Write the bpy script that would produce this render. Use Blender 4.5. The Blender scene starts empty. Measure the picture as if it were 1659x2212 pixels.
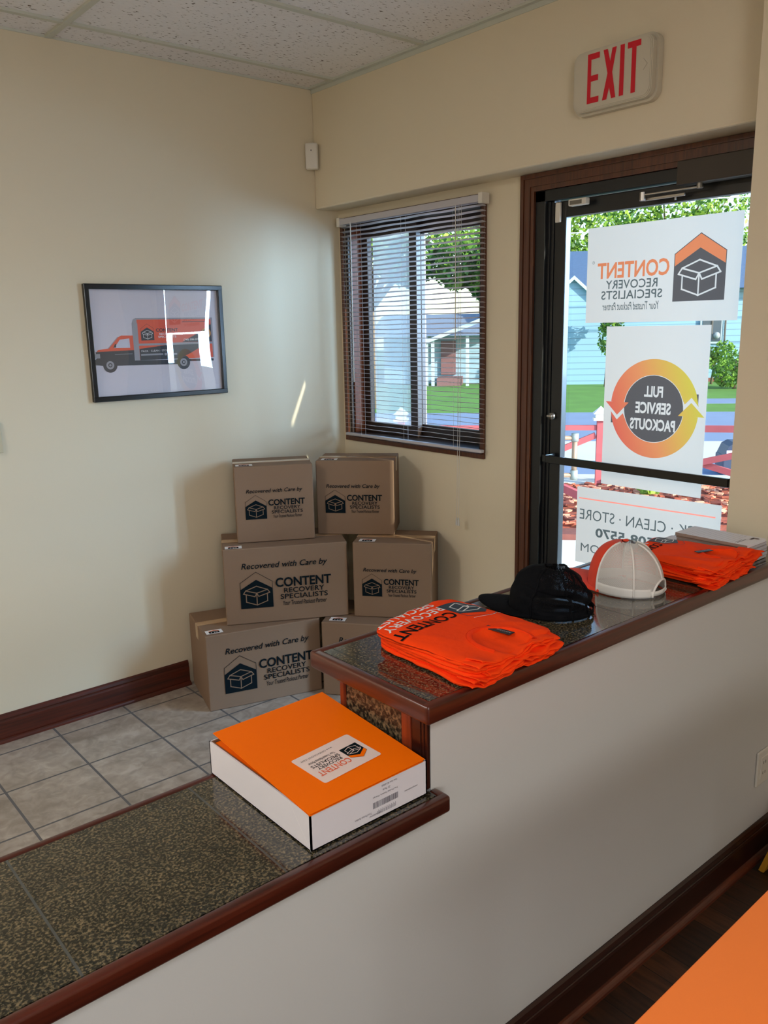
import bpy, bmesh, math, random
from mathutils import Vector, Matrix, noise
from mathutils.bvhtree import BVHTree
random.seed(7)
PI = math.pi
S = bpy.context.scene
COL = S.collection

# ------------------------------------------------------------------ camera
cam_d = bpy.data.cameras.new('camera'); cam = bpy.data.objects.new('camera', cam_d); COL.objects.link(cam)
A_, B_, C_ = 0.872307, -0.219977, -0.0202635
fw = Vector((math.cos(B_)*math.cos(A_), math.cos(B_)*math.sin(A_), math.sin(B_)))
rt = Vector((math.sin(A_), -math.cos(A_), 0)); up = rt.cross(fw)
r2 = math.cos(C_)*rt + math.sin(C_)*up; u2 = -math.sin(C_)*rt + math.cos(C_)*up
cam.matrix_world = Matrix(((r2.x, u2.x, -fw.x, 0), (r2.y, u2.y, -fw.y, 0), (r2.z, u2.z, -fw.z, 1.648), (0, 0, 0, 1)))
cam_d.sensor_fit = 'HORIZONTAL'; cam_d.sensor_width = 36; cam_d.lens = 36*1796.35/1659; cam_d.clip_start = 0.05; cam_d.clip_end = 300
S.camera = cam

# ------------------------------------------------------------------ world, sun, fill, exposure
W = bpy.data.worlds.new('sky'); S.world = W; W.use_nodes = True
wn = W.node_tree.nodes; wl = W.node_tree.links
sky = wn.new('ShaderNodeTexSky'); sky.sky_type = 'NISHITA'; sky.sun_disc = False
sky.sun_elevation = math.radians(21.3); sky.sun_rotation = math.radians(167)
sky.air_density = 1.0; sky.dust_density = 0.6; sky.ozone_density = 1.0
wl.new(sky.outputs[0], wn['Background'].inputs[0]); wn['Background'].inputs[1].default_value = 0.34
def lamp(name, kind, loc, direction, energy, color, **kw):
    l = bpy.data.lights.new(name, kind); l.energy = energy; l.color = color
    for k, v in kw.items(): setattr(l, k, v)
    o = bpy.data.objects.new(name, l); COL.objects.link(o); o.location = loc
    o.rotation_euler = Vector(direction).to_track_quat('-Z', 'Y').to_euler(); return o
lamp('sun', 'SUN', (4, -6, 5), (-0.180, 1, -0.40), 7.5, (1.0, 0.86, 0.68), angle=0.009)
lamp('door_fill_light', 'AREA', (4.68, -0.52, 2.3), (-0.62, 0.75, -0.22), 740, (0.44, 0.68, 1.0), shape='RECTANGLE', size=2.2, size_y=2.2)  # added lamp outside, brightens the left wall through the door
lamp('office_fill_light', 'AREA', (-0.4, -1.0, 2.70), (0, 0, -1), 30, (0.96, 0.97, 1.0), shape='RECTANGLE', size=1.2, size_y=0.6)  # added overhead fill for the near side, no fixture there
lamp('back_fill_light', 'AREA', (-1.2, -2.9, 1.7), (0.10, 1, 0.22), 44, (0.95, 0.98, 1.0), shape='RECTANGLE', size=1.8, size_y=1.2)  # added fill for upper walls and ceiling; the back wall has no window
lamp('hall_fill_light', 'AREA', (-1.6, 2.3, 2.70), (0, 0, -1), 44, (1.0, 0.96, 0.92), shape='RECTANGLE', size=1.2, size_y=0.6)  # added overhead fill for counters and floor, without a fixture
S.view_settings.view_transform = 'Standard'; S.view_settings.look = 'None'
S.view_settings.gamma = 1; S.view_settings.use_curve_mapping = False
S.view_settings.exposure = 0.4
try:
    S.cycles.max_bounces = 10; S.cycles.diffuse_bounces = 6; S.cycles.transparent_max_bounces = 24
    S.cycles.sample_clamp_indirect = 6; S.cycles.caustics_reflective = False; S.cycles.caustics_refractive = False
except Exception: pass

# ------------------------------------------------------------------ materials
def lin(c):
    return tuple((x/255/12.92 if x/255 <= .04045 else ((x/255+.055)/1.055)**2.4) for x in c) + (1,)
MATS = {}
def mat(name, rgb, rough=.6, metal=0, coat=0, spec=.5, alpha=1, trans=0, emit=None, es=0, bump=None, vary=None, sheen=0):
    """rgb is the sRGB albedo; bump=(scale,strength); vary=(scale,amount)"""
    if name in MATS: return MATS[name]
    m = bpy.data.materials.new(name); m.use_nodes = True; MATS[name] = m
    n, l = m.node_tree.nodes, m.node_tree.links; b = n['Principled BSDF']
    b.inputs['Base Color'].default_value = lin(rgb); b.inputs['Roughness'].default_value = rough
    b.inputs['Metallic'].default_value = metal; b.inputs['Coat Weight'].default_value = coat; b.inputs['Coat Roughness'].default_value = .08
    b.inputs['Specular IOR Level'].default_value = spec; b.inputs['Alpha'].default_value = alpha
    b.inputs['Transmission Weight'].default_value = trans; b.inputs['Sheen Weight'].default_value = sheen
    if emit: b.inputs['Emission Color'].default_value = lin(emit); b.inputs['Emission Strength'].default_value = es
    tc = n.new('ShaderNodeTexCoord')
    if bump:
        t = n.new('ShaderNodeTexNoise'); t.inputs['Scale'].default_value = bump[0]; t.inputs['Detail'].default_value = 4
        bp = n.new('ShaderNodeBump'); bp.inputs['Strength'].default_value = bump[1]; bp.inputs['Distance'].default_value = .01
        l.new(tc.outputs['Object'], t.inputs['Vector']); l.new(t.outputs[0], bp.inputs['Height']); l.new(bp.outputs[0], b.inputs['Normal'])
    if vary:
        t = n.new('ShaderNodeTexNoise'); t.inputs['Scale'].default_value = vary[0]; t.inputs['Detail'].default_value = 5
        mx = n.new('ShaderNodeMix'); mx.data_type = 'RGBA'; a = lin(rgb)
        mx.inputs['A'].default_value = tuple(c*(1-vary[1]) for c in a[:3])+(1,); mx.inputs['B'].default_value = tuple(min(1, c*(1+vary[1])) for c in a[:3])+(1,)
        l.new(tc.outputs['Object'], t.inputs['Vector']); l.new(t.outputs[0], mx.inputs['Factor']); l.new(mx.outputs['Result'], b.inputs['Base Color'])
    return m
def ramp(n, pts):
    r = n.new('ShaderNodeValToRGB'); e = r.color_ramp.elements
    while len(e) < len(pts): e.new(.5)
    for i, (p, c) in enumerate(pts): e[i].position = p; e[i].color = lin(c)
    return r
def math_n(n, l, op, a, b=None):
    m = n.new('ShaderNodeMath'); m.operation = op
    for i, v in enumerate((a, b)):
        if v is None: continue
        if isinstance(v, (int, float)): m.inputs[i].default_value = v
        else: l.new(v, m.inputs[i])
    return m.outputs[0]
def line_mask(n, l, coord, x0, p, w):
    """1 on a joint line of width w repeating every p"""
    f = math_n(n, l, 'FRACT', math_n(n, l, 'DIVIDE', math_n(n, l, 'SUBTRACT', coord, x0 - w/2), p))
    return math_n(n, l, 'LESS_THAN', f, w/p)
def stone(name, x0, y0, p, w, grout, pts, scale, rough, coat, tilevar=0, bump=.3, second=None):
    m = bpy.data.materials.new(name); m.use_nodes = True; MATS[name] = m
    n, l = m.node_tree.nodes, m.node_tree.links; b = n['Principled BSDF']
    tc = n.new('ShaderNodeTexCoord'); sp = n.new('ShaderNodeSeparateXYZ'); l.new(tc.outputs['Object'], sp.inputs[0])
    t = n.new('ShaderNodeTexNoise'); t.inputs['Scale'].default_value = scale; t.inputs['Detail'].default_value = 6; t.inputs['Roughness'].default_value = .62
    l.new(tc.outputs['Object'], t.inputs['Vector']); r = ramp(n, pts); l.new(t.outputs[0], r.inputs[0]); colr = r.outputs[0]
    if second:
        t2 = n.new('ShaderNodeTexNoise'); t2.inputs['Scale'].default_value = second[0]; l.new(tc.outputs['Object'], t2.inputs['Vector'])
        t2.inputs['Detail'].default_value = 7; t2.inputs['Distortion'].default_value = 1.2
        r2_ = ramp(n, second[1]); l.new(t2.outputs[0], r2_.inputs[0]); mm = n.new('ShaderNodeMix'); mm.data_type = 'RGBA'; mm.blend_type = 'MULTIPLY'
        mm.inputs['Factor'].default_value = 1; l.new(colr, mm.inputs['A']); l.new(r2_.outputs[0], mm.inputs['B']); colr = mm.outputs['Result']
    mk = line_mask(n, l, sp.outputs[0], x0, p, w)
    if y0 is not None: mk = math_n(n, l, 'MAXIMUM', mk, line_mask(n, l, sp.outputs[1], y0, p, w))
    mx = n.new('ShaderNodeMix'); mx.data_type = 'RGBA'; l.new(mk, mx.inputs['Factor']); l.new(colr, mx.inputs['A']); mx.inputs['B'].default_value = lin(grout)
    l.new(mx.outputs['Result'], b.inputs['Base Color'])
    rr = math_n(n, l, 'ADD', math_n(n, l, 'MULTIPLY', mk, .5), rough); l.new(rr, b.inputs['Roughness'])
    b.inputs['Coat Weight'].default_value = coat; b.inputs['Coat Roughness'].default_value = .06
    bp = n.new('ShaderNodeBump'); bp.inputs['Strength'].default_value = bump; bp.inputs['Distance'].default_value = .002; bp.invert = True
    l.new(mk, bp.inputs['Height']); l.new(bp.outputs[0], b.inputs['Normal'])
    return m
def wood(name, c1, c2, scale=(1, 1, 1), rough=.35, coat=.3, freq=26):
    m = bpy.data.materials.new(name); m.use_nodes = True; MATS[name] = m
    n, l = m.node_tree.nodes, m.node_tree.links; b = n['Principled BSDF']
    tc = n.new('ShaderNodeTexCoord'); mp = n.new('ShaderNodeMapping'); mp.inputs['Scale'].default_value = scale
    t = n.new('ShaderNodeTexNoise'); t.inputs['Scale'].default_value = freq; t.inputs['Detail'].default_value = 6; t.inputs['Distortion'].default_value = .6
    l.new(tc.outputs['Object'], mp.inputs[0]); l.new(mp.outputs[0], t.inputs['Vector'])
    r = ramp(n, [(.3, c1), (.7, c2)]); l.new(t.outputs[0], r.inputs[0]); l.new(r.outputs[0], b.inputs['Base Color'])
    b.inputs['Roughness'].default_value = rough; b.inputs['Coat Weight'].default_value = coat; b.inputs['Coat Roughness'].default_value = .2
    return m
paint = mat('wall_paint', (216, 204, 178), .62, bump=(160, .03), vary=(1.5, .02))
trimwood_x = wood('red_brown_wood', (52, 17, 9), (88, 33, 18), (.12, 3, 3), .3, .35)
trimwood_y = wood('red_brown_wood_end', (56, 20, 10), (96, 40, 22), (3, .12, 3), .3, .35)
casing_m = wood('walnut_casing', (62, 30, 14), (96, 50, 24), (4, 4, .12), .38, .25)
granite = stone('granite_tile', .300, None, .334, .004, (70, 72, 68), [(.36, (20, 22, 18)), (.47, (45, 44, 34)), (.56, (98, 88, 66)), (.68, (140, 122, 92))], 210, .16, .5, second=(9, [(.3, (205, 205, 205)), (.7, (255, 255, 255))]))
granite_up = stone('granite_tile_upper', 1.597, None, .311, .003, (40, 42, 38), [(.36, (20, 22, 18)), (.47, (45, 44, 34)), (.56, (98, 88, 66)), (.68, (140, 122, 92))], 210, .12, .6)
granite_v = stone('granite_tile_upright', 9, None, 30, .001, (40, 42, 38), [(.36, (20, 20, 16)), (.47, (48, 42, 32)), (.56, (105, 88, 64)), (.68, (140, 112, 80))], 130, .35, .1)
tile_m = stone('floor_tile', 1.0075, 3.026, .3105, .009, (88, 86, 86), [(.3, (140, 128, 116)), (.5, (162, 150, 138)), (.7, (178, 167, 156))], 5, .32, .15, second=(16, [(.35, (215, 213, 210)), (.55, (245, 243, 240)), (.62, (255, 255, 255))]))
def plank_floor():
    m = bpy.data.materials.new('dark_plank_floor'); m.use_nodes = True
    n, l = m.node_tree.nodes, m.node_tree.links; b = n['Principled BSDF']
    tc = n.new('ShaderNodeTexCoord'); mp = n.new('ShaderNodeMapping'); mp.inputs['Rotation'].default_value = (0, 0, PI/2)
    br = n.new('ShaderNodeTexBrick'); br.inputs['Color1'].default_value = lin((40, 22, 14)); br.inputs['Color2'].default_value = lin((108, 66, 40))
    br.inputs['Mortar'].default_value = lin((22, 12, 8)); br.inputs['Scale'].default_value = 1; br.inputs['Mortar Size'].default_value = .0015
    br.inputs['Brick Width'].default_value = .55; br.inputs['Row Height'].default_value = .085; br.inputs['Bias'].default_value = -.1
    l.new(tc.outputs['Object'], mp.inputs[0]); l.new(mp.outputs[0], br.inputs[0])
    t = n.new('ShaderNodeTexNoise'); t.inputs['Scale'].default_value = 14; t.inputs['Detail'].default_value = 6
    mp2 = n.new('ShaderNodeMapping'); mp2.inputs['Scale'].default_value = (5, .6, 1); l.new(tc.outputs['Object'], mp2.inputs[0]); l.new(mp2.outputs[0], t.inputs[0])
    r = ramp(n, [(.3, (150, 150, 150)), (.7, (255, 255, 255))]); l.new(t.outputs[0], r.inputs[0])
    mx = n.new('ShaderNodeMix'); mx.data_type = 'RGBA'; mx.blend_type = 'MULTIPLY'; mx.inputs['Factor'].default_value = 1
    l.new(br.outputs[0], mx.inputs['A']); l.new(r.outputs[0], mx.inputs['B']); l.new(mx.outputs['Result'], b.inputs['Base Color'])
    b.inputs['Roughness'].default_value = .4; return m
def ceiling_mat():
    m = bpy.data.materials.new('fissured_ceiling_board'); m.use_nodes = True
    n, l = m.node_tree.nodes, m.node_tree.links; b = n['Principled BSDF']
    tc = n.new('ShaderNodeTexCoord'); mp = n.new('ShaderNodeMapping'); mp.inputs['Scale'].default_value = (1, 2.6, 1)
    t = n.new('ShaderNodeTexNoise'); t.inputs['Scale'].default_value = 48; t.inputs['Detail'].default_value = 2.5
    l.new(tc.outputs['Object'], mp.inputs[0]); l.new(mp.outputs[0], t.inputs[0])
    r = ramp(n, [(.0, (96, 88, 80)), (.325, (110, 100, 90)), (.36, (226, 224, 224)), (1, (236, 234, 234))]); l.new(t.outputs[0], r.inputs[0])
    l.new(r.outputs[0], b.inputs['Base Color']); b.inputs['Roughness'].default_value = .9; return m
ceil_m = ceiling_mat(); plank_m = plank_floor()
white_pl = mat('white_plastic', (214, 208, 196), .4); tee_m = mat('ceiling_tee', (196, 198, 186), .5)
black_al = mat('black_aluminium', (12, 14, 17), .38, 0, .1); black_gl = mat('black_gloss', (9, 10, 12), .22)
steel = mat('brushed_steel', (170, 165, 158), .3, 1); closer_m = mat('bronze_cover', (58, 50, 42), .45, .3)
brown_fr = mat('brown_window_frame', (46, 32, 24), .4)
slat_m = mat('white_slat', (184, 181, 186), .4); cord_m = mat('white_cord', (205, 203, 198), .7)
cardb = mat('kraft_cardboard', (128, 102, 80), .75, bump=(60, .04), vary=(3, .05)); tape_m = mat('clear_tape', (186, 150, 112), .12, coat=.6)
ink = mat('dark_ink', (16, 26, 31), .95, spec=.05); ink_g = mat('grey_ink', (92, 86, 84), .6)
lab_w = mat('white_label', (232, 228, 226), .5); orange_ink = mat('orange_ink', (232, 120, 62), .6)
sh_or = mat('orange_jersey', (255, 68, 6), .9, bump=(90, .12), spec=.2); sh_or2 = mat('orange_ribbing', (252, 60, 5), .9, bump=(140, .2), spec=.2)
navy = mat('navy_print', (24, 44, 62), .55); whitep = mat('white_print', (235, 235, 235), .55); blackc = mat('black_cloth', (7, 8, 12), .9, bump=(120, .1), spec=.15)
fold_or = mat('orange_card', (255, 114, 0), .6, spec=.12); boxw = mat('white_card', (226, 222, 226), .45); kraft_in = mat('kraft_inside', (120, 92, 66), .8)
paper_w = mat('paper_white', (226, 226, 232), .6); paper_edge = mat('paper_edge', (186, 184, 190), .8, bump=(300, .3)); grey_board = mat('grey_backing', (146, 128, 116), .8)
cap_or = mat('orange_twill', (222, 58, 24), .8, sheen=.1); cap_wh = mat('white_twill', (226, 222, 216), .8, sheen=.1)
red_ink = mat('red_line_ink', (224, 96, 66), .6)

def mesh_cloth(name, rgb, hole, k=1100):
    m = bpy.data.materials.new(name); m.use_nodes = True
    n, l = m.node_tree.nodes, m.node_tree.links; b = n['Principled BSDF']; out = n['Material Output']
    b.inputs['Base Color'].default_value = lin(rgb); b.inputs['Roughness'].default_value = .9; b.inputs['Specular IOR Level'].default_value = .15
    uv = n.new('ShaderNodeUVMap'); sp = n.new('ShaderNodeSeparateXYZ'); l.new(uv.outputs[0], sp.inputs[0])
    a = math_n(n, l, 'SINE', math_n(n, l, 'MULTIPLY', math_n(n, l, 'ADD', sp.outputs[0], math_n(n, l, 'MULTIPLY', sp.outputs[1], .5)), k))
    c = math_n(n, l, 'SINE', math_n(n, l, 'MULTIPLY', sp.outputs[1], k*1.15))
    h = math_n(n, l, 'GREATER_THAN', math_n(n, l, 'MULTIPLY', a, c), hole)
    tr = n.new('ShaderNodeBsdfTransparent'); mx = n.new('ShaderNodeMixShader'); l.new(h, mx.inputs[0]); l.new(b.outputs[0], mx.inputs[1]); l.new(tr.outputs[0], mx.inputs[2])
    l.new(mx.outputs[0], out.inputs[0]); return m
def vinyl(name, rgb, tr=.5):
    m = bpy.data.materials.new(name); m.use_nodes = True; MATS[name] = m
    n, l = m.node_tree.nodes, m.node_tree.links; b = n['Principled BSDF']; out = n['Material Output']
    b.inputs['Base Color'].default_value = lin(rgb); b.inputs['Roughness'].default_value = .5
    t = n.new('ShaderNodeBsdfTranslucent'); t.inputs[0].default_value = lin(rgb); mx = n.new('ShaderNodeMixShader'); mx.inputs[0].default_value = tr
    l.new(b.outputs[0], mx.inputs[1]); l.new(t.outputs[0], mx.inputs[2]); l.new(mx.outputs[0], out.inputs[0]); return m
v_white = vinyl('vinyl_white', (224, 210, 194), .16); v_dark = vinyl('vinyl_charcoal', (98, 92, 90), .12); v_or = vinyl('vinyl_orange', (238, 132, 84), .15)
v_grey = vinyl('vinyl_grey_text', (100, 106, 102), .12)
def ring_mat():
    m = vinyl('vinyl_orange_to_yellow', (235, 150, 70), .15); n, l = m.node_tree.nodes, m.node_tree.links
    tc = n.new('ShaderNodeTexCoord'); sp = n.new('ShaderNodeSeparateXYZ'); l.new(tc.outputs['Object'], sp.inputs[0])
    f = math_n(n, l, 'ADD', math_n(n, l, 'MULTIPLY', math_n(n, l, 'SUBTRACT', sp.outputs[1], 1.677), -2.4), .5)
    f = math_n(n, l, 'ADD', f, math_n(n, l, 'MULTIPLY', math_n(n, l, 'SUBTRACT', sp.outputs[2], 1.334), .8))
    r = ramp(n, [(0, (232, 94, 78)), (.45, (238, 142, 88)), (.75, (226, 174, 78)), (1, (216, 196, 70))]); l.new(f, r.inputs[0])
    l.new(r.outputs[0], n['Principled BSDF'].inputs['Base Color'])
    for x in n:
        if x.type == 'BSDF_TRANSLUCENT': l.new(r.outputs[0], x.inputs[0])
    return m
v_ring = ring_mat(); v_red = vinyl('vinyl_red', (236, 120, 96), .35)
def glass_mat(name, tint=(1, 1, 1), ior=1.45, rough=.0):
    m = bpy.data.materials.new(name); m.use_nodes = True
    n, l = m.node_tree.nodes, m.node_tree.links; n.remove(n['Principled BSDF']); out = n['Material Output']
    tr = n.new('ShaderNodeBsdfTransparent'); tr.inputs[0].default_value = tint + (1,); g = n.new('ShaderNodeBsdfGlossy'); g.inputs['Roughness'].default_value = rough
    fr = n.new('ShaderNodeFresnel'); fr.inputs[0].default_value = ior; mx = n.new('ShaderNodeMixShader')
    ge = n.new('ShaderNodeNewGeometry'); ff = math_n(n, l, 'MULTIPLY', fr.outputs[0], math_n(n, l, 'SUBTRACT', 1, ge.outputs['Backfacing']))
    l.new(ff, mx.inputs[0]); l.new(tr.outputs[0], mx.inputs[1]); l.new(g.outputs[0], mx.inputs[2]); l.new(mx.outputs[0], out.inputs[0]); return m
glass = glass_mat('window_glass', (.9, .96, .98)); pic_glass = glass_mat('picture_glass', (.97, .97, .99), 2.0)
def screen_mat():
    m = bpy.data.materials.new('insect_screen'); m.use_nodes = True
    n, l = m.node_tree.nodes, m.node_tree.links; b = n['Principled BSDF']; b.inputs['Base Color'].default_value = lin((190, 196, 198)); b.inputs['Roughness'].default_value = .7
    tr = n.new('ShaderNodeBsdfTransparent'); tl = n.new('ShaderNodeBsdfTranslucent'); tl.inputs[0].default_value = lin((210, 216, 218))
    m1 = n.new('ShaderNodeMixShader'); m1.inputs[0].default_value = .5; l.new(b.outputs[0], m1.inputs[1]); l.new(tl.outputs[0], m1.inputs[2])
    mx = n.new('ShaderNodeMixShader'); mx.inputs[0].default_value = .55; l.new(m1.outputs[0], mx.inputs[1]); l.new(tr.outputs[0], mx.inputs[2]); l.new(mx.outputs[0], n['Material Output'].inputs[0]); return m

# ------------------------------------------------------------------ mesh helpers
def link(name, bm, mats, parent=None, smooth=False, loc=None):
    me = bpy.data.meshes.new(name); bmesh.ops.recalc_face_normals(bm, faces=bm.faces) if not bm.faces.layers.int.get('keep') else None
    bm.to_mesh(me); bm.free()
    for m in (mats if isinstance(mats, (list, tuple)) else [mats]): me.materials.append(m)
    if smooth:
        for p in me.polygons: p.use_smooth = True
    o = bpy.data.objects.new(name, me); COL.objects.link(o)
    if parent: o.parent = parent; o.matrix_parent_inverse = parent_inv(parent)
    if loc: o.location = loc
    return o
def parent_inv(p):
    m = p.matrix_basis.copy(); q = p.parent
    while q: m = q.matrix_basis @ m if False else q.matrix_basis @ q.matrix_parent_inverse.inverted() @ m if False else m; q = q.parent
    return WM(p).inverted()
def WM(o):
    m = Matrix.LocRotScale(o.location, o.rotation_euler, o.scale)
    return (WM(o.parent) @ o.matrix_parent_inverse @ m) if o.parent else m
def tag(o, label=None, cat=None, group=None, kind=None):
    if label: o['label'] = label
    if cat: o['category'] = cat
    if group: o['group'] = group
    if kind: o['kind'] = kind
    return o
def empty(name, loc, label, cat, rz=0, group=None):
    o = bpy.data.objects.new(name, None); COL.objects.link(o); o.location = loc; o.rotation_euler = (0, 0, rz); o.empty_display_size = .05
    return tag(o, label, cat, group)
def new(): return bmesh.new()
def box(bm, x0, x1, y0, y1, z0, z1, mi=0, bev=0, M=None, seg=2):
    v = [bm.verts.new((x, y, z)) for z in (z0, z1) for x, y in ((x0, y0), (x1, y0), (x1, y1), (x0, y1))]
    fs = [bm.faces.new([v[i] for i in f]) for f in ((3, 2, 1, 0), (4, 5, 6, 7), (0, 1, 5, 4), (1, 2, 6, 5), (2, 3, 7, 6), (3, 0, 4, 7))]
    for f in fs: f.material_index = mi
    if bev:
        es = list({e for f in fs for e in f.edges}); r = bmesh.ops.bevel(bm, geom=es, offset=bev, segments=seg, affect='EDGES', profile=.5)
        nv = {w for f in r['faces'] for w in f.verts} | {w for w in v if w.is_valid}
        for f in r['faces']: f.material_index = mi
        v = list(nv)
    if M is not None: bmesh.ops.transform(bm, matrix=M, verts=list(set(v)))
    return v
def bx(*a, **k): bm = new(); box(bm, *a, **k); return bm
def tube(bm, pts, r, seg=8, mi=0, closed=False, caps=True):
    pts = [Vector(p) for p in pts]; rings = []
    n = len(pts); prev = None
    for i, p in enumerate(pts):
        d = (pts[(i+1) % n] - pts[i-1]) if (closed or 0 < i < n-1) else (pts[1]-pts[0] if i == 0 else pts[-1]-pts[-2])
        d.normalize(); a = prev if prev else (Vector((0, 0, 1)) if abs(d.z) < .9 else Vector((1, 0, 0)))
        a = (a - d*a.dot(d)).normalized(); prev = a; b = d.cross(a)
        rr = r[i] if isinstance(r, (list, tuple)) else r
        rings.append([bm.verts.new(p + (a*math.cos(2*PI*k/seg) + b*math.sin(2*PI*k/seg))*rr) for k in range(seg)])
    m = n if closed else n-1
    for i in range(m):
        q, w = rings[i], rings[(i+1) % n]
        for k in range(seg): f = bm.faces.new((q[k], q[(k+1) % seg], w[(k+1) % seg], w[k])); f.material_index = mi
    if caps and not closed:
        for q in (rings[0], rings[-1]): bm.faces.new(q).material_index = mi
def prism(bm, poly, axis, a, b, mi=0):
    """extrude a 2D outline along axis (0,1,2) from a to b"""
    def P(u, v, w): return {0: (w, u, v), 1: (u, w, v), 2: (u, v, w)}[axis]
    lo = [bm.verts.new(P(u, v, a)) for u, v in poly]; hi = [bm.verts.new(P(u, v, b)) for u, v in poly]; n = len(poly)
    fs = [bm.faces.new(lo[::-1]), bm.faces.new(hi)] + [bm.faces.new((lo[i], lo[(i+1) % n], hi[(i+1) % n], hi[i])) for i in range(n)]
    for f in fs: f.material_index = mi
def struct(name, bm, m, smooth=False, parent=None):
    o = link(name, bm, m, parent, smooth)
    if parent is None: o['kind'] = 'structure'
    return o

# ------------------------------------------------------------------ printed art: lettering, logos
TXT = {}
def text_geo(s, bold=0, shear=0, space=1.0):
    k = (s, bold, shear, space)
    if k not in TXT:
        c = bpy.data.curves.new('lettering', 'FONT'); c.body = s; c.size = 1; c.offset = bold*.5; c.shear = shear; c.space_character = space; c.resolution_u = 3; c.fill_mode = 'FRONT'
        o = bpy.data.objects.new('lettering', c); COL.objects.link(o)
        me = bpy.data.meshes.new_from_object(o.evaluated_get(bpy.context.evaluated_depsgraph_get()))
        vs = [(v.co.x, v.co.y) for v in me.vertices]; fs = [tuple(p.vertices) for p in me.polygons]
        bpy.data.objects.remove(o); bpy.data.curves.remove(c); bpy.data.meshes.remove(me)
        xs = [v[0] for v in vs]; ys = [v[1] for v in vs]
        TXT[k] = (vs, fs, min(xs), max(xs), min(ys), max(ys))
    return TXT[k]
class Art:
    def __init__(s, mats): s.m = mats; s.v = []; s.f = []
    def poly(s, pts, mi, lay=0):
        n = len(s.v); s.v += [(x, y, lay) for x, y in pts]; s.f.append((list(range(n, n+len(pts))), mi))
    def rect(s, a, b, c, d, mi, lay=0): s.poly([(a, c), (b, c), (b, d), (a, d)], mi, lay)
    def line(s, pts, w, mi, lay=1, closed=False):
        n = len(pts)
        for i in range(n if closed else n-1):
            (x0, y0), (x1, y1) = pts[i], pts[(i+1) % n]; L = math.hypot(x1-x0, y1-y0) or 1; dx, dy = (x1-x0)/L*w/2, (y1-y0)/L*w/2
            s.poly([(x0-dx+dy, y0-dy-dx), (x1+dx+dy, y1+dy-dx), (x1+dx-dy, y1+dy+dx), (x0-dx-dy, y0-dy+dx)], mi, lay)
    def text(s, t, x0, x1, y0, y1, mi, bold=0, shear=0, lay=1, space=1.0):
        vs, fs, a, b, c, d = text_geo(t, bold, shear, space); n = len(s.v)
        s.v += [(x0+(x-a)/(b-a)*(x1-x0), y0+(y-c)/(d-c)*(y1-y0), lay) for x, y in vs]
        s.f += [([n+i for i in f], mi) for f in fs]
    def disc(s, cx, cy, r, mi, lay=0, n=32): s.poly([(cx+r*math.cos(2*PI*i/n), cy+r*math.sin(2*PI*i/n)) for i in range(n)], mi, lay)
    def ring(s, cx, cy, r0, r1, a0, a1, mi, lay=0, n=24):
        for i in range(n):
            p, q = a0+(a1-a0)*i/n, a0+(a1-a0)*(i+1)/n
            s.poly([(cx+r0*math.cos(p), cy+r0*math.sin(p)), (cx+r1*math.cos(p), cy+r1*math.sin(p)), (cx+r1*math.cos(q), cy+r1*math.sin(q)), (cx+r0*math.cos(q), cy+r0*math.sin(q))], mi, lay)
    def flatten(s):
        """one layer only: every spot keeps the material of its topmost shape"""
        from mathutils.geometry import delaunay_2d_cdt
        co = [Vector((v[0], v[1])) for v in s.v]; ed = sorted({tuple(sorted((f[i-1], f[i]))) for f, m in s.f for i in range(len(f))})
        r = delaunay_2d_cdt(co, ed, [], 0, 1e-7, False); cell = {}; G = .02
        for k, (f, m) in enumerate(s.f):
            xs = [co[i].x for i in f]; ys = [co[i].y for i in f]
            for a in range(int(min(xs)//G), int(max(xs)//G)+1):
                for b in range(int(min(ys)//G), int(max(ys)//G)+1): cell.setdefault((a, b), []).append((s.v[f[0]][2], k))
        for c in cell.values(): c.sort(reverse=True)
        def inside(x, y, f):
            h = False
            for i in range(len(f)):
                p, q = co[f[i-1]], co[f[i]]
                if (p.y > y) != (q.y > y) and x < (q.x-p.x)*(y-p.y)/(q.y-p.y)+p.x: h = not h
            return h
        out = Art(s.m); out.v = [(v.x, v.y, 0) for v in r[0]]
        for f in r[2]:
            x = sum(r[0][i].x for i in f)/3; y = sum(r[0][i].y for i in f)/3
            for lay, k in cell.get((int(x//G), int(y//G)), ()):
                if inside(x, y, s.f[k][0]): out.f.append((list(f), s.f[k][1])); break
        return out
    def only(s, mis):
        a = Art(s.m); a.v = s.v; a.f = [f for f in s.f if f[1] in mis]; return a
    def build(s, name, fn, parent, label=None, sub=None):
        bm = new(); vs = [bm.verts.new((x, y, l*.00025)) for x, y, l in s.v]
        for f, mi in s.f:
            try: bm.faces.new([vs[i] for i in f]).material_index = mi
            except ValueError: pass
        if sub:
            for _ in range(3):
                le = [e for e in bm.edges if e.calc_length() > sub]
                if not le: break
                bmesh.ops.triangulate(bm, faces=bm.faces[:]); le = [e for e in bm.edges if e.calc_length() > sub]
                bmesh.ops.subdivide_edges(bm, edges=le, cuts=1)
        bmesh.ops.delete(bm, geom=[v for v in bm.verts if not v.link_faces], context='VERTS')
        for v in bm.verts: v.co = fn(v.co.x, v.co.y, v.co.z)
        me = bpy.data.meshes.new(name); bm.to_mesh(me); bm.free()
        for m in s.m: me.materials.append(m)
        o = bpy.data.objects.new(name, me); COL.objects.link(o)
        if parent: o.parent = parent; o.matrix_parent_inverse = parent_inv(parent)
        if label: o['label'] = label
        return o
def frame(O, U, V, off=.0006):
    O, U, V = Vector(O), Vector(U), Vector(V); N = U.cross(V).normalized()
    return lambda x, y, z: O + U*x + V*y + N*(off+z)
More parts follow.
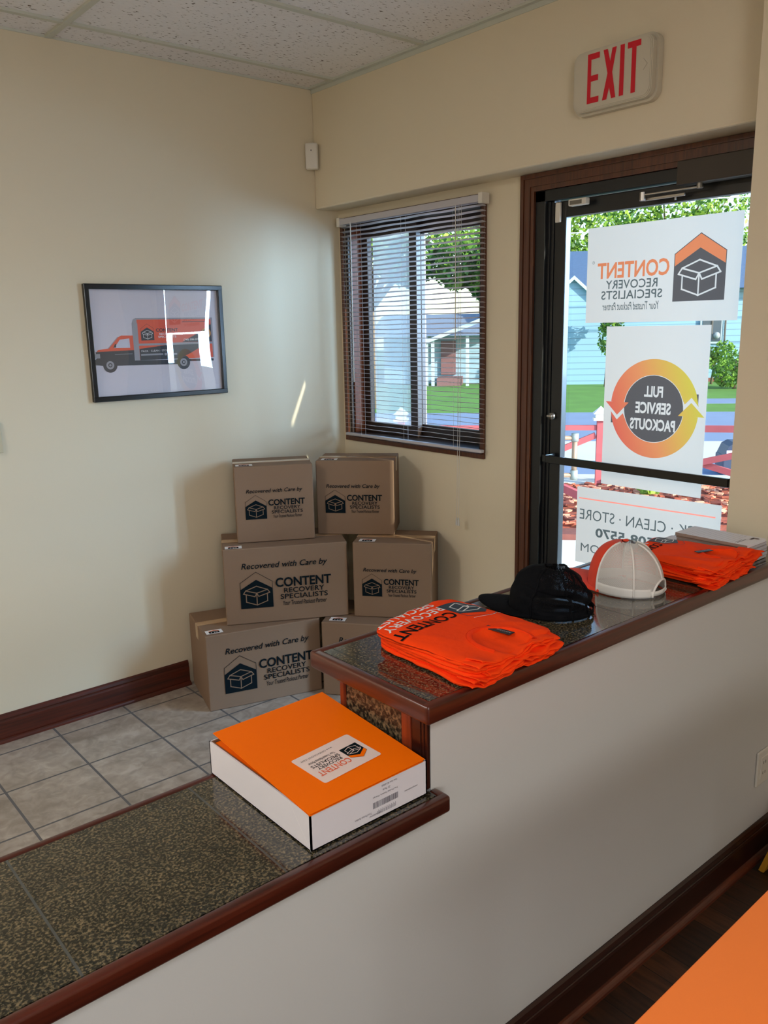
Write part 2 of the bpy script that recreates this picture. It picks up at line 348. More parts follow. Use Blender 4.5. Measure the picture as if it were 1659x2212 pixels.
def icon(a, u, v, w, body, roof, line, lw=.028, lay=0):
    """the house-shaped logo with an open box; w = its width"""
    P = lambda x, y: (u+x*w, v+y*w)
    out = [P(0, 0), P(1, 0), P(1, .84), P(.5, 1.17), P(0, .84)]
    if roof is not None: a.poly([P(0, .62), P(.5, .92), P(1, .62), P(1, .84), P(.5, 1.17), P(0, .84)], roof, lay)
    a.poly([P(0, 0), P(1, 0), P(1, .62), P(.5, .92), P(0, .62)], body, lay); a.line(out, .014*w, body, lay+1, True)
    lw *= w
    for pts in ([(.5, .71), (.16, .58), (.09, .48), (.44, .37), (.5, .48), (.16, .58)], [(.5, .71), (.84, .58), (.91, .48), (.56, .37), (.5, .48), (.84, .58)],
                [(.17, .45), (.17, .21), (.5, .09), (.83, .21), (.83, .45)], [(.5, .46), (.5, .09)]):
        a.line([P(*p) for p in pts], lw, line, lay+1)
def lockup(a, u, v, w, body, roof, line, c1, c2, ts=1, tag_=True, slogan=False, dv=0):
    icon(a, u, v, w, body, roof, line); v += dv*w
    X = lambda x: u + w*(1.10 + (x-1.10)*ts)
    a.text('CONTENT', X(1.10), X(2.87), v+.62*w, v+.93*w, c1, .05)
    a.text('RECOVERY', X(1.36), X(2.64), v+.42*w, v+.585*w, c2, .025, space=1.05)
    a.text('SPECIALISTS', X(1.24), X(2.75), v+.22*w, v+.385*w, c2, .025, space=1.05)
    if tag_: a.text('Your Trusted Packout Partner', X(1.31), X(2.71), v+.01*w, v+.16*w, c2, .015, .2)
    if slogan: a.text('Recovered with Care by', X(.06), X(2.77), v+1.22*w, v+1.47*w, c2, .02, .25)

# ------------------------------------------------------------------ the setting
XB, XS, YA, ZC, XP = 2.643, 2.504, 3.4535, 2.74, 2.411
struct('floor_tile', bx(-3, 2.75, 1.17, YA+.1, -.1, 0), tile_m)
struct('floor_plank', bx(-3, 2.75, -3, 1.17, -.1, 0), plank_m)
struct('wall_left', bx(-3, 2.75, YA, YA+.12, 0, ZC+.12), paint)
bm = new()   # wall with the window and door openings
WX = 2.70
for a in ((-3, 1.27, 0, ZC+.12), (1.27, 2.215, 2.165, ZC+.12), (2.215, 2.475, 0, ZC+.12), (2.475, 3.405, 0, 1.095), (2.475, 3.405, 2.145, ZC+.12), (3.405, YA, 0, ZC+.12)):
    box(bm, XB, WX, a[0], a[1], a[2], a[3])
struct('wall_right', bm, paint)
struct('wall_soffit', bx(XS, XB, -3, YA, 2.205, ZC, bev=.008), paint)
struct('wall_pillar', bx(XP, XB, 1.099, 1.228, 0, ZC), paint)
struct('wall_back', bx(-3, 2.75, -3.1, -3, 0, ZC+.12), paint); struct('wall_far_side', bx(-3.1, -3, -3.1, YA+.1, 0, ZC+.12), paint)
struct('ceiling', bx(-3, 2.75, -3, YA+.1, ZC+.006, ZC+.1), ceil_m)
bm = new()
for k in range(-3, 1): box(bm, 1.284+1.22*k-.012, 1.284+1.22*k+.012, -3, YA, ZC-.004, ZC+.01)
for k in range(11):
    y = 3.265-.605*k; box(bm, -3, XS, y-.012, y+.012, ZC-.0035, ZC+.01)
box(bm, XS-.022, XS, -3, YA, ZC-.003, ZC+.01); box(bm, XS-.003, XS, -3, YA, ZC-.02, ZC+.01); box(bm, -3, XS, YA-.004, YA, ZC-.003, ZC+.01)
struct('ceiling_grid', bm, tee_m)
def baseboard(name, L, M, y, s, x0, x1, shoe):
    """profile (distance from wall, z) swept along x"""
    prof = [(0, 0), (.014, 0), (.014, .085), (.012, .092), (.010, .094), (.012, .100), (.008, .112), (.003, .118), (0, .118)]
    bm = new(); prism(bm, [(y+s*a, b) for a, b in prof], 0, x0, x1); o = struct(name, bm, M)
    bm = new(); prism(bm, [(y+s*(.014+.016*math.cos(t)), .018*math.sin(t)) for t in [0, .4, .8, 1.2, 1.57]]+[(y+s*.014, 0)], 0, x0, x1)
    struct('trim_1' if shoe == 1 else 'trim_2', bm, L); return o
baseboard('baseboard_left', trimwood_x, trimwood_x, YA-.0005, -1, -3, 1.66, 1)
baseboard('baseboard_near', wood('shoe_wood', (70, 28, 14), (108, 48, 26), (.2, 3, 3), .35, .3), wood('dark_baseboard', (34, 10, 6), (52, 20, 12), (.12, 3, 3), .35, .2), 1.0395, -1, -3, XB, 2)
# half wall under the counters
wall_g = mat('half_wall_paint', (204, 202, 198), .62, bump=(160, .03))
bm = new(); box(bm, -3, .9755, 1.04, 1.30, 0, .755); box(bm, .9755, XB, 1.04, 1.30, 0, .948)
struct('wall_half', bm, wall_g)

# ---- countertops
def ring_trim(bm, x0, x1, y0, y1, z0, z1, w):
    for a in ((x0, x1, y0, y0+w), (x0, x1, y1-w, y1)): box(bm, a[0], a[1], a[2], a[3], z0, z1, bev=.006, seg=3)
t = empty('countertop', (.93, 1.0, .95), 'raised granite tile counter with red-brown wood edge, carrying caps and shirts', 'countertop')
link('stone_tile', bx(.952, XP-.001, 1.018, 1.340, .955, .985), granite_up, t); link('stone_tile', bx(XP-.001, XB-.002, 1.018, 1.098, .955, .985), granite_up, t)
bm = new(); box(bm, .930, XB-.002, .997, 1.018, .949, .987, bev=.006, seg=3); link('front_edge', bm, trimwood_x, t, True)
bm = new(); box(bm, .930, XP-.002, 1.340, 1.361, .949, .987, bev=.006, seg=3); link('back_edge', bm, trimwood_x, t, True)
bm = new(); box(bm, .9295, .952, 1.0, 1.358, .9492, .9868, bev=.006, seg=3); link('end_edge', bm, trimwood_y, t, True)
t = empty('countertop', (.0, 1.0, .76), 'lower granite tile counter with red-brown wood edge under the folder box', 'countertop')
link('stone_tile', bx(-3, .958, 1.018, 1.356, .757, .7895), granite, t); link('stone_tile', bx(.958, .968, 1.018, 1.039, .757, .7895), granite, t)
bm = new(); box(bm, -3, .987, .997, 1.0185, .757, .7905, bev=.006, seg=3); link('front_edge', bm, trimwood_x, t, True)
bm = new(); box(bm, -3, .9585, 1.356, 1.376, .757, .7905, bev=.006, seg=3); link('back_edge', bm, trimwood_x, t, True)
bm = new(); box(bm, .967, .987, 1.0, 1.0395, .7572, .7903, bev=.005, seg=2); link('end_edge', bm, trimwood_y, t, True)
# end panel between both counters
red_post = wood('warm_red_wood', (96, 34, 14), (140, 56, 24), (3, 3, .15), .35, .3)
t = empty('end_panel', (.965, 1.17, .79), 'wood-framed granite panel closing the end of the raised counter behind the folder box', 'panel')
link('stone_tile', bx(.9665, .9752, 1.106, 1.285, .791, .948), granite_v, t)
link('frame_stile', bx(.9605, .9752, 1.080, 1.106, .791, .948, bev=.002), red_post, t); link('frame_stile', bx(.9605, .9752, 1.285, 1.299, .791, .948, bev=.002), red_post, t)
bm = new()
for a, b, x in ((1.0405, 1.048, .9675), (1.048, 1.055, .9655), (1.055, 1.080, .9635)): box(bm, x, .9752, a, b, .7915, .948, bev=.0012)
link('corner_moulding', bm, wood('dark_post_wood', (38, 12, 7), (58, 22, 12), (3, 3, .15), .3, .3), t)

# ---- window with its casing and sashes
t = struct('window_1', bx(2.735, 2.745, 3.02, 3.33, 1.19, 2.06), glass)
bm = new()
def rect_frame(bm, x0, x1, y0, y1, z0, z1, w, M=None, bev=.002):
    box(bm, x0, x1, y0, y1, z0, z0+w, bev=bev); box(bm, x0, x1, y0, y1, z1-w, z1, bev=bev)
    box(bm, x0, x1, y0, y0+w, z0+w, z1-w, bev=bev); box(bm, x0, x1, y1-w, y1, z0+w, z1-w, bev=bev)
rect_frame(bm, XB-.014, XB-.0005, 2.453, 3.428, 1.075, 2.168, .022)
link('window_casing', bm, casing_m, t)
bm = new(); rect_frame(bm, XB, 2.79, 2.476, 3.404, 1.096, 2.144, .018); link('window_frame', bm, brown_fr, t)
bm = new(); rect_frame(bm, 2.725, 2.755, 2.976, 3.386, 1.115, 2.125, .05); link('sash', bm, brown_fr, t)
bm = new(); rect_frame(bm, 2.760, 2.785, 2.494, 3.04, 1.115, 2.125, .06); link('sash', bm, brown_fr, t)
link('pane', bx(2.770, 2.775, 2.55, 2.985, 1.17, 2.07), glass, t)
bm = new(); box(bm, 2.80, 2.803, 3.075, 3.38, 1.12, 2.12); link('insect_screen', bm, screen_mat(), t)
link('outer_mullion', bx(2.80, 2.84, 3.035, 3.062, 1.12, 2.12), mat('sunlit_outer_frame', (150, 132, 140), .6), t)  # pale colour stands for sun on the side of the outer stile
link('sunlit_jamb', bx(2.66, 2.724, 3.378, 3.3855, 1.115, 2.125), wood('sunlit_jamb_wood', (110, 52, 22), (140, 72, 34), (3, 3, .2), .5, .1), t)  # added strip, its orange tone painted in for direct sun on the jamb
# ---- blind
t = empty('window_blind', (2.60, 2.94, 1.11), 'white horizontal mini blind with open slats hanging over the brown window', 'blind')
bm = new(); box(bm, 2.588, 2.626, 2.45, 3.385, 2.130, 2.158, bev=.002); link('headrail', bm, slat_m, t)
for y in (2.428, 3.372):
    bm = new(); box(bm, 2.583, 2.6285, y, y+.022, 2.122, 2.164, bev=.002); link('bracket', bm, white_pl, t)
bm = new()
for i in range(47):
    z = 2.118 - i*.0211; n = 5; tilt = .16
    rows = []
    for j in range(n):
        s = (j/(n-1)-.5); rows.append((2.606+s*.025, z + s*.025*math.tan(tilt)*-1 + .0016*(1-4*s*s)))
    g = [[bm.verts.new((x, y, zz + (.0012*math.sin(y*23+i)))) for (x, zz) in rows] for y in [2.437+.946*k/12 for k in range(13)]]
    for a in range(12):
        for b in range(n-1): bm.faces.new((g[a][b], g[a+1][b], g[a+1][b+1], g[a][b+1]))
o = link('slats', bm, slat_m, t, True); md = o.modifiers.new('thickness', 'SOLIDIFY'); md.thickness = .0006
bm = new(); box(bm, 2.594, 2.618, 2.437, 3.383, 1.106, 1.120, bev=.004, seg=3); link('bottom_rail', bm, slat_m, t, True)
bm = new()
for y in (2.60, 2.93, 3.25):
    for dx in (-.0135, .0135): tube(bm, [(2.606+dx, y, 2.13), (2.606+dx, y, 1.11)], .0006, 4)
link('ladder_cords', bm, cord_m, t)
bm = new()
for dy in (0, .012): tube(bm, [(2.585, 2.545+dy, 2.13), (2.583, 2.545+dy, 1.5), (2.581, 2.557+dy, .80)], .0009, 5)
for dy in (0, .012): tube(bm, [(2.581, 2.557+dy, .805), (2.581, 2.557+dy, .77)], [.003, .0055], 8)
link('pull_cord', bm, cord_m, t)
bm = new(); tube(bm, [(2.582, 2.575, 2.13), (2.578, 2.573, 1.60)], .0022, 6); tube(bm, [(2.578, 2.573, 1.60), (2.578, 2.573, 1.585)], .004, 6)
link('lift_cord', bm, cord_m, t)
bm = new(); tube(bm, [(2.585, 3.285, 2.135), (2.580, 3.283, 1.38)], .003, 6); link('tilt_wand', bm, mat('clear_wand', (200, 205, 205), .2), t)

# ---- door
t = struct('door_1', bx(2.688, 2.694, 1.36, 2.075, .12, 2.035), glass)
bm = new()   # walnut casing: stepped profile, left leg and head
for (a, b, x) in ((0, .016, .020), (.016, .020, .014), (.020, .046, .017), (.046, .050, .012), (.050, .064, .014)):
    box(bm, XB-x, XB-.0005, 2.262-b, 2.262-a, 0, 2.203-a); box(bm, XB-x, XB-.0005, 1.228, 2.262-b, 2.203-b, 2.203-a)
link('door_casing', bm, casing_m, t)
bm = new(); box(bm, XB-.004, WX, 2.150, 2.198, 0, 2.14, bev=.002); box(bm, XB-.004, WX, 1.228, 2.198, 2.098, 2.139, bev=.002); link('door_frame', bm, black_al, t)
bm = new(); box(bm, XB+.018, WX-.002, 2.124, 2.150, 0, 2.098, bev=.001); box(bm, XB+.010, WX-.004, 2.138, 2.150, 0, 2.098, bev=.001); link('door_stop', bm, black_al, t)
bm = new(); box(bm, 2.662, 2.694, 2.068, 2.1215, .02, 2.094, bev=.003); box(bm, 2.662, 2.694, 1.29, 2.07, 2.035, 2.094, bev=.003)
box(bm, 2.662, 2.694, 1.29, 2.07, .02, .13, bev=.003); box(bm, 2.662, 2.694, 1.285, 1.352, .02, 2.094, bev=.003); link('door_stile', bm, black_al, t)
bm = new(); box(bm, 2.598, 2.610, 1.33, 2.09, 1.104, 1.134, bev=.002); box(bm, 2.598, 2.664, 2.088, 2.108, 1.106, 1.136, bev=.003); box(bm, 2.598, 2.664, 1.31, 1.33, 1.106, 1.136, bev=.003); link('push_bar', bm, black_gl, t)
bm = new(); tube(bm, [(2.662, 2.105, 1.284), (2.645, 2.105, 1.284)], .014, 20); box(bm, 2.640, 2.650, 2.098, 2.124, 1.279, 1.289, bev=.002); link('thumb_turn', bm, steel, t, True)
bm = new(); box(bm, 2.6955, 2.6965, 1.35, 2.069, .13, 2.034); bm.free()
tm = empty('door_closer', (2.60, 1.45, 2.11), 'dark bronze door closer with folded steel arm at the top of the glass door', 'door closer')
link('cover', bx(2.590, 2.6415, 1.24, 1.573, 2.076, 2.150, bev=.003), closer_m, tm)
bm = new(); tube(bm, [(2.61, 1.50, 2.076), (2.61, 1.50, 2.060)], .01, 10); box(bm, 2.606, 2.618, 1.49, 1.715, 2.062, 2.067, bev=.001)
box(bm, 2.622, 2.630, 1.56, 1.712, 2.046, 2.056, bev=.002); tube(bm, [(2.61, 1.708, 2.073), (2.61, 1.708, 2.046)], .011, 12); tube(bm, [(2.635, 1.60, 2.055), (2.635, 1.60, 2.038)], .004, 6)
link('arm', bm, steel, tm)
tm = empty('door_contact', (2.63, 1.97, 2.085), 'small white alarm contact stuck on the black door head', 'sensor')
bm = new(); box(bm, 2.612, 2.6385, 1.945, 2.023, 2.064, 2.088, bev=.004); link('housing', bm, white_pl, tm); link('label_plate', bx(2.6115, 2.6122, 1.962, 2.015, 2.068, 2.082), mat('grey_label', (110, 104, 92), .6), tm)
tag(link('door_contact', bx(2.650, 2.6615, 2.088, 2.112, 2.018, 2.090, bev=.003), white_pl), 'bare white magnet bracket on the top left of the black door stile', 'sensor')
# ---- vinyl signs on the glass, read from outside
def sign(name, y0, y1, z0, z1, label, fn, skew=0):
    t = empty(name, (2.686, (y0+y1)/2, z0), label, 'sign')
    a = Art([v_dark, v_or, v_white, v_grey, v_ring, v_red, v_white]); a.rect(0, y1-y0, 0, z1-z0, 6, -1); fn(a, y1-y0, z1-z0); a = a.flatten()
    # U runs to +y as read from outside; the print shows through to the room side
    def f(x, y, z): return Vector((2.6850-z, y0+x, z0+y+skew*(1-x/(y1-y0))))
    a.only({6}).build('sheet', f, t); a.only({0, 1, 2, 3, 4, 5}).build('print', f, t); return t
def s1(a, w, h):
    lockup(a, .052, .068, .186, 0, 1, 2, 1, 3, .90, dv=-.14)
    a.ring(.572, .218, .0045, .0055, 0, 2*PI, 3, 1); a.text('R', .5695, .5745, .2152, .2208, 3)
sign('window_sign', 1.382, 1.982, 1.644, 1.986, 'white sign with house logo and mirrored CONTENT lettering, topmost on the door glass', s1)
def s2(a, w, h):
    cx, cy, R = .206, .300, .178; ri = R*.685
    a.disc(cx, cy, ri-.002, 0, 0, 48)
    a.ring(cx, cy, ri, R, math.radians(6), math.radians(160), 4, 2, 40); a.ring(cx, cy, ri, R, math.radians(186), math.radians(340), 4, 2, 40)
    for s_ in (1, -1):
        p = lambda x, y: (cx+s_*x*R, cy+s_*y*R)
        a.poly([p(.70, -.34), p(.985, -.34), p(.985, -.14), p(.84, -.30), p(.70, -.14), p(.66, -.20)], 0, 1)
        a.poly([p(1.13, .10), p(.84, -.17), p(.57, .10)], 4, 3)
        a.poly([p(.998, -.10), p(.84, -.27), p(.80, -.40), p(.94, -.34)], 4, 2); a.poly([p(.70, -.13), p(.84, -.27), p(.86, -.38), p(.645, -.235)], 4, 2)
    a.text('FULL', cx-.038, cx+.038, cy+.042, cy+.082, 2, .07, lay=2); a.text('SERVICE', cx-.072, cx+.072, cy-.018, cy+.024, 2, .07, lay=2); a.text('PACKOUTS', cx-.092, cx+.092, cy-.078, cy-.036, 2, .07, lay=2)
sign('window_sign', 1.470, 1.885, 1.036, 1.630, 'tall white sign with orange circle arrows and FULL SERVICE PACKOUTS on the door glass', s2)
def s3(a, w, h):
    a.rect(.02, .595, .262, .267, 5, 1); a.text('PACK · CLEAN · STORE', .022, .590, .180, .222, 3, 0); a.text('(740) 508-5570', .088, .512, .105, .153, 3, .06); a.text('CRSPACKOUT.COM', .045, .580, .048, .082, 3, 0)
sign('window_sign', 1.390, 1.995, .700, 1.010, 'lowest white sign on the door glass, PACK CLEAN STORE over a phone number', s3, .012)

# ---- exit sign, motion sensor, switch and outlet
def rrect(bm, y0, y1, z0, z1, r, x0, x1, seg=6, flare=0):
    pts = []
    for cy, cz, a0 in ((y1-r, z1-r, 0), (y0+r, z1-r, PI/2), (y0+r, z0+r, PI), (y1-r, z0+r, 1.5*PI)):
        pts += [(cy+r*math.cos(a0+k*PI/2/seg), cz+r*math.sin(a0+k*PI/2/seg)) for k in range(seg+1)]
    prism(bm, pts, 0, x0, x1)
    return pts
t = empty('exit_sign', (2.48, 1.74, 2.33), 'white exit sign with red EXIT letters high on the wall above the door', 'exit sign')
bm = new(); rrect(bm, 1.588, 1.902, 2.322, 2.522, .034, 2.480, 2.5038)
fr = [e for e in bm.edges if all(abs(v.co.x-2.480) < 1e-5 for v in e.verts)]; ex_pl = mat('ivory_plastic', (196, 188, 168), .5); link('back_box', bm, ex_pl, t)
bm = new(); rrect(bm, 1.596, 1.894, 2.330, 2.514, .030, 2.460, 2.480)
rrect(bm, 1.599, 1.891, 2.333, 2.511, .028, 2.4575, 2.4600); rrect(bm, 1.603, 1.887, 2.337, 2.507, .026, 2.4560, 2.4575)
link('face', bm, ex_pl, t)
a = Art([mat('red_lit_letter', (170, 2, 24), .6, emit=(200, 0, 25), es=.10)])
H = .150
a.poly([(0, 0), (.046, 0), (.046, .018), (.014, .018), (.014, .066), (.042, .066), (.042, .084), (.014, .084), (.014, .132), (.046, .132), (.046, H), (0, H)], 0)
a.poly([(.060, H), (.076, H), (.087, .112), (.094, H), (.110, H), (.096, .078), (.111, 0), (.095, 0), (.086, .034), (.077, 0), (.060, 0), (.078, .078)], 0)
a.rect(.124, .140, 0, H, 0); a.poly([(.151, .132), (.167, .132), (.167, 0), (.183, 0), (.183, .132), (.199, .132), (.199, H), (.151, H)], 0)
a.build('lettering', frame((2.4560, 1.836, 2.352), (0, -1, 0), (0, 0, 1), .0008), t)
o = bpy.data.objects['lettering'] if 'lettering' in bpy.data.objects else None
bm = new()
for k in range(2):
    tube(bm, [(2.4558, 1.612, 2.427), (2.4558, 1.626, 2.427+(.016 if k else -.016))], .0004, 4)
link('arrow_knockout', bm, mat('thin_groove', (120, 112, 98), .6), t)
t = empty('motion_sensor', (2.47, 3.41, 2.38), 'white motion sensor mounted in the upper corner of the two walls', 'sensor')
bm = new(); box(bm, -.030, .030, -.018, .018, 0, .118, bev=.008, seg=3); bmesh.ops.transform(bm, matrix=Matrix.Translation((2.4715, 3.421, 2.378)) @ Matrix.Rotation(math.radians(-45), 4, 'Z'), verts=bm.verts); link('housing', bm, white_pl, t, True)
bm = new(); tube(bm, [(2.4585, 3.408, 2.462), (2.4575, 3.407, 2.462)], .0028, 10); link('lens', bm, mat('dark_lens', (30, 28, 24), .4), t)
t = empty('light_switch', (.92, YA, 1.19), 'cream switch plate on the left wall at the edge of the picture', 'light switch')
link('plate', bx(.878, .949, YA-.009, YA-.0005, 1.191, 1.311, bev=.003), mat('cream_plate', (196, 186, 158), .45), t); link('toggle', bx(.908, .918, YA-.019, YA-.008, 1.240, 1.262, bev=.002), white_pl, t)
t = empty('wall_outlet', (2.36, 1.04, .25), 'white wall outlet plate on the half wall at the right edge', 'outlet')
link('plate', bx(2.326, 2.400, 1.032, 1.0395, .251, .365, bev=.003), white_pl, t)
link('socket', bx(2.343, 2.383, 1.029, 1.033, .272, .345, bev=.001), white_pl, t)
so = bpy.data.objects['socket']
for z in (.322, .288):
    for x in (2.355, 2.368): link('slot', bx(x-.001, x+.001, 1.0284, 1.0292, z, z+.009), mat('slot_dark', (60, 55, 48), .6), so)

# ---- framed truck print on the left wall
t = empty('framed_picture', (1.64, YA, 1.36), 'black framed print of an orange and black moving truck on the left wall', 'picture')
FX, FZ, FY = 1.322, 1.36, YA-.0005
bm = new()
for (a, b, c, d) in ((0, .632, 0, .022), (0, .632, .458, .480), (.0004, .022, .003, .477), (.610, .6316, .003, .477)):
    box(bm, FX+a, FX+b, FY-(.0215 if c == .003 else .022), FY, FZ+c, FZ+d, bev=.003)
link('frame', bm, black_gl, t)
link('backing', bx(FX+.02, FX+.612, FY-.006, FY-.002, FZ+.02, FZ+.460), mat('print_paper', (206, 203, 212), .5), t)
a = Art([mat('truck_orange', (226, 84, 44), .5), mat('truck_black', (40, 42, 48), .5), mat('truck_grey', (150, 150, 156), .5), lab_w, mat('truck_window', (196, 198, 212), .5), mat('truck_yellow', (222, 150, 62), .5)])
a.poly([(.198, .32), (.204, .336), (.216, .342), (.580, .341), (.580, .165), (.200, .165)], 2, 0)
a.poly([(.220, .335), (.571, .335), (.574, .165), (.222, .165)], 0, 1); a.rect(.222, .573, .226, .235, 2, 2)
a.poly([(.223, .213), (.349, .226), (.540, .226), (.457, .185), (.40, .165), (.223, .165)], 1, 2)
a.poly([(.423, .236), (.50, .272), (.571, .313), (.572, .236)], 1, 3)
a.ring(.545, .273, .017, .023, 0, 2*PI, 5, 4); a.text('FULL', .537, .553, .277, .283, 3, lay=4); a.text('SERVICE', .532, .558, .270, .275, 3, lay=4); a.text('PACKOUTS', .532, .558, .262, .267, 3, lay=4)
a.text('(740) 508-5570', .432, .512, .240, .251, 3, .03, lay=5)
a.poly([(.033, .205), (.042, .214), (.086, .219), (.128, .262), (.147, .271), (.198, .270), (.200, .205), (.098, .205)], 0, 1)
a.poly([(.112, .220), (.139, .254), (.181, .258), (.182, .219)], 4, 2); a.line([(.086, .219), (.130, .264)], .003, 2, 3); a.poly([(.108, .222), (.120, .222), (.122, .236), (.116, .236)], 1, 3)
a.poly([(.030, .206), (.200, .209), (.205, .165), (.575, .160), (.575, .150), (.405, .152), (.405, .141), (.062, .148), (.024, .154), (.022, .172), (.032, .178)], 1, 2)
a.poly([(.022, .150), (.06, .152), (.06, .166), (.022, .168)], 2, 1); a.rect(.026, .048, .180, .198, 2, 3); a.rect(.198, .222, .165, .32, 2, 3)
for cx, cy in ((.088, .150), (.425, .149)): a.disc(cx, cy, .031, 1, 4); a.disc(cx, cy, .017, 2, 5); a.ring(cx, cy, .005, .009, 0, 2*PI, 1, 6)
a.rect(.228, .330, .184, .191, 2, 4); a.disc(.342, .187, .006, 2, 4); a.rect(.350, .396, .183, .190, 2, 4)
icon(a, .235, .248, .059, 1, None, 3, lay=3)
a.text('CONTENT', .304, .408, .283, .297, 1, .04, lay=5); a.text('RECOVERY', .319, .392, .269, .278, 3, .03, lay=5); a.text('SPECIALISTS', .313, .398, .257, .266, 3, .03, lay=5)
a.text('PACK · CLEAN · STORE', .231, .362, .199, .207, 3, lay=5); a.rect(.43, .56, .323, .325, 1, 4); a.rect(.112, .190, .193, .1945, 2, 4)
a.build('print', frame((FX, FY-.006, FZ), (1, 0, 0), (0, 0, 1)), t)
bm = new(); n = 12
g = [[bm.verts.new((FX+.02+.592*i/n, FY-.0125-.0022*math.sin(PI*i/n)*math.sin(PI*j/n), FZ+.02+.44*j/n)) for j in range(n+1)] for i in range(n+1)]
for i in range(n):
    for j in range(n): bm.faces.new((g[i][j], g[i+1][j], g[i+1][j+1], g[i][j+1]))
o = link('glazing', bm, pic_glass, t, True)
if o.data.polygons[0].normal.y > 0: o.data.flip_normals()

# ------------------------------------------------------------------ cardboard boxes
def carton(x, y, z, ang, w, d, h, label, lu, lv, lw, stick, seed):
    """x,y = near left bottom corner; ang = direction of the printed face"""
    A = math.radians(ang); t = empty('cardboard_box', (x, y, z), label, 'box', A, 'branded moving boxes stacked in the corner')
    r = random.Random(seed); M = WM(t)
    bm = new(); box(bm, 0, w, 0, d, .0005, h, bev=.004, seg=2)
    for v in bm.verts: v.co += Vector((0, -.002*math.sin(PI*v.co.x/w), .0015*math.sin(PI*max(0, min(1, v.co.y/d))))) if .01 < v.co.x < w-.01 else Vector((0, 0, 0))
    bmesh.ops.transform(bm, matrix=M, verts=bm.verts); link('carton', bm, cardb, t)
    bm = new()   # flap seam, then the tape over it running down both ends
    box(bm, .001, w-.001, d/2-.0008, d/2+.0008, h-.001, h+.0004); bmesh.ops.transform(bm, matrix=M, verts=bm.verts); link('flap_seam', bm, mat('seam_shadow_gap', (92, 66, 46), .9), t)
    bm = new(); box(bm, -.0012, w+.0012, d/2-.024, d/2+.024, h+.0003, h+.0012); box(bm, -.0012, -.0003, d/2-.024, d/2+.024, h-.065, h+.001); box(bm, w+.0003, w+.0012, d/2-.024, d/2+.024, h-.065, h+.001)
    bmesh.ops.transform(bm, matrix=M, verts=bm.verts); link('tape', bm, tape_m, t)
    a = Art([ink, cardb]); lockup(a, lu, lv, lw, 0, None, 1, 0, 0, slogan=True)
    f0 = lambda u, v, zz: M @ Vector((u, -.0008-zz-.002*math.sin(PI*u/w), v)); a.build('printed_logo', f0, t)
    a = Art([lab_w, ink, orange_ink]); s = stick; u0 = s[0]
    a.rect(0, .074, 0, .046, 0); a.poly([(.014, .006), (.060, .006), (.060, .026), (.037, .036), (.014, .026)], 1, 1); a.poly([(.014, .026), (.037, .036), (.060, .026), (.060, .032), (.037, .042), (.014, .032)], 2, 1)
    a.line([(.024, .012), (.024, .022), (.037, .026), (.050, .022), (.050, .012), (.037, .009), (.037, .018)], .0018, 0, 2)
    a.build('sticker', lambda u, v, zz: M @ Vector((u0+u, s[1]+v, h+.0016+zz)), t, 'white sticker with small house logo')
    return t
carton(1.581, 3.103, 0, -16, .526, .348, .3515, 'cardboard box on the floor at bottom left of the stack, beside the baseboard', .074, .072, .143, (.012, .02), 1)
carton(2.060, 2.909, 0, -51.5, .50, .325, .3515, 'cardboard box on the floor mostly hidden behind the raised counter end', .070, .074, .143, (.03, .02), 2)
carton(1.720, 3.157, .3525, -28.4, .553, .305, .3505, 'widest cardboard box, middle left of the stack', .0685, .0737, .142, (.012, .004), 3)
carton(2.215, 2.864, .3525, -50.6, .357, .250, .3505, 'cardboard box in the middle right of the stack, against the window wall', .0415, .101, .090, (.025, .015), 4)
carton(1.827, 3.204, .7045, -28.8, .350, .245, .3475, 'pale cardboard box, top left of the stack', .043, .108, .093, (.010, .012), 5)
carton(2.188, 3.088, .7045, -47.1, .360, .230, .3475, 'darker cardboard box with a lit right edge, top right of the stack', .041, .104, .092, (.022, .012), 6)

# ------------------------------------------------------------------ folder box
t = empty('paper_box', (.825, 1.2, .7915), 'open white carton with a barcode side holding orange folders on the lower counter', 'box')
bm = new(); x0, x1, y0, y1, z0, z1, w = .692, .957, 1.031, 1.372, .7915, .860, .003
box(bm, x0, x1, y0, y1, z0, z0+.002); box(bm, x0, x0+w, y0, y1, z0, z1); box(bm, x1-w, x1, y0, y1, z0, z1); box(bm, x0, x1, y0, y0+w, z0, z1); box(bm, x0, x1, y1-w, y1, z0, z1)
link('tray', bm, boxw, t)
bm = new(); box(bm, x0+.0031, x0+.005, y0+.003, y1-.003, z0+.003, z1+.0004); box(bm, x1-.005, x1-.0031, y0+.003, y1-.003, z0+.003, z1+.0004); box(bm, x0+.003, x1-.003, y0+.0031, y0+.005, z0+.003, z1+.0004); box(bm, x0+.003, x1-.003, y1-.005, y1-.0031, z0+.003, z1+.0004)
link('kraft_lining', bm, kraft_in, t)
a = Art([mat('crease_line', (240, 238, 236), .5), mat('print_grey', (96, 92, 100), .6)])
a.line([(.0, .0), (.062, .0688)], .0008, 0); a.build('fold_crease', lambda u, v, z: Vector((x0-.0004-z, y0+u, z0+v)), t)
a = Art([mat('crease_line', (240, 238, 236), .5), mat('print_grey', (96, 92, 100), .6)])
rr = random.Random(3); uu = 0
while uu < .058:
    ww = rr.choice((.0006, .001, .0016)); a.rect(.060+uu, .060+uu+ww, .030, .042, 1); uu += ww+rr.choice((.0006, .0012))
a.text('Two Pocket Folders, Orange', .060, .118, .018, .022, 1); a.text('25 Pack', .078, .096, .0105, .0145, 1); a.text('www.pocketfolders', .012, .044, .034, .038, 1); a.text('Two-Pocket Folders', .122, .160, .046, .050, 1); a.text('UPC 400052467', .100, .128, .052, .055, 1); a.text('New Item BO-20062', .062, .098, .0025, .006, 1)
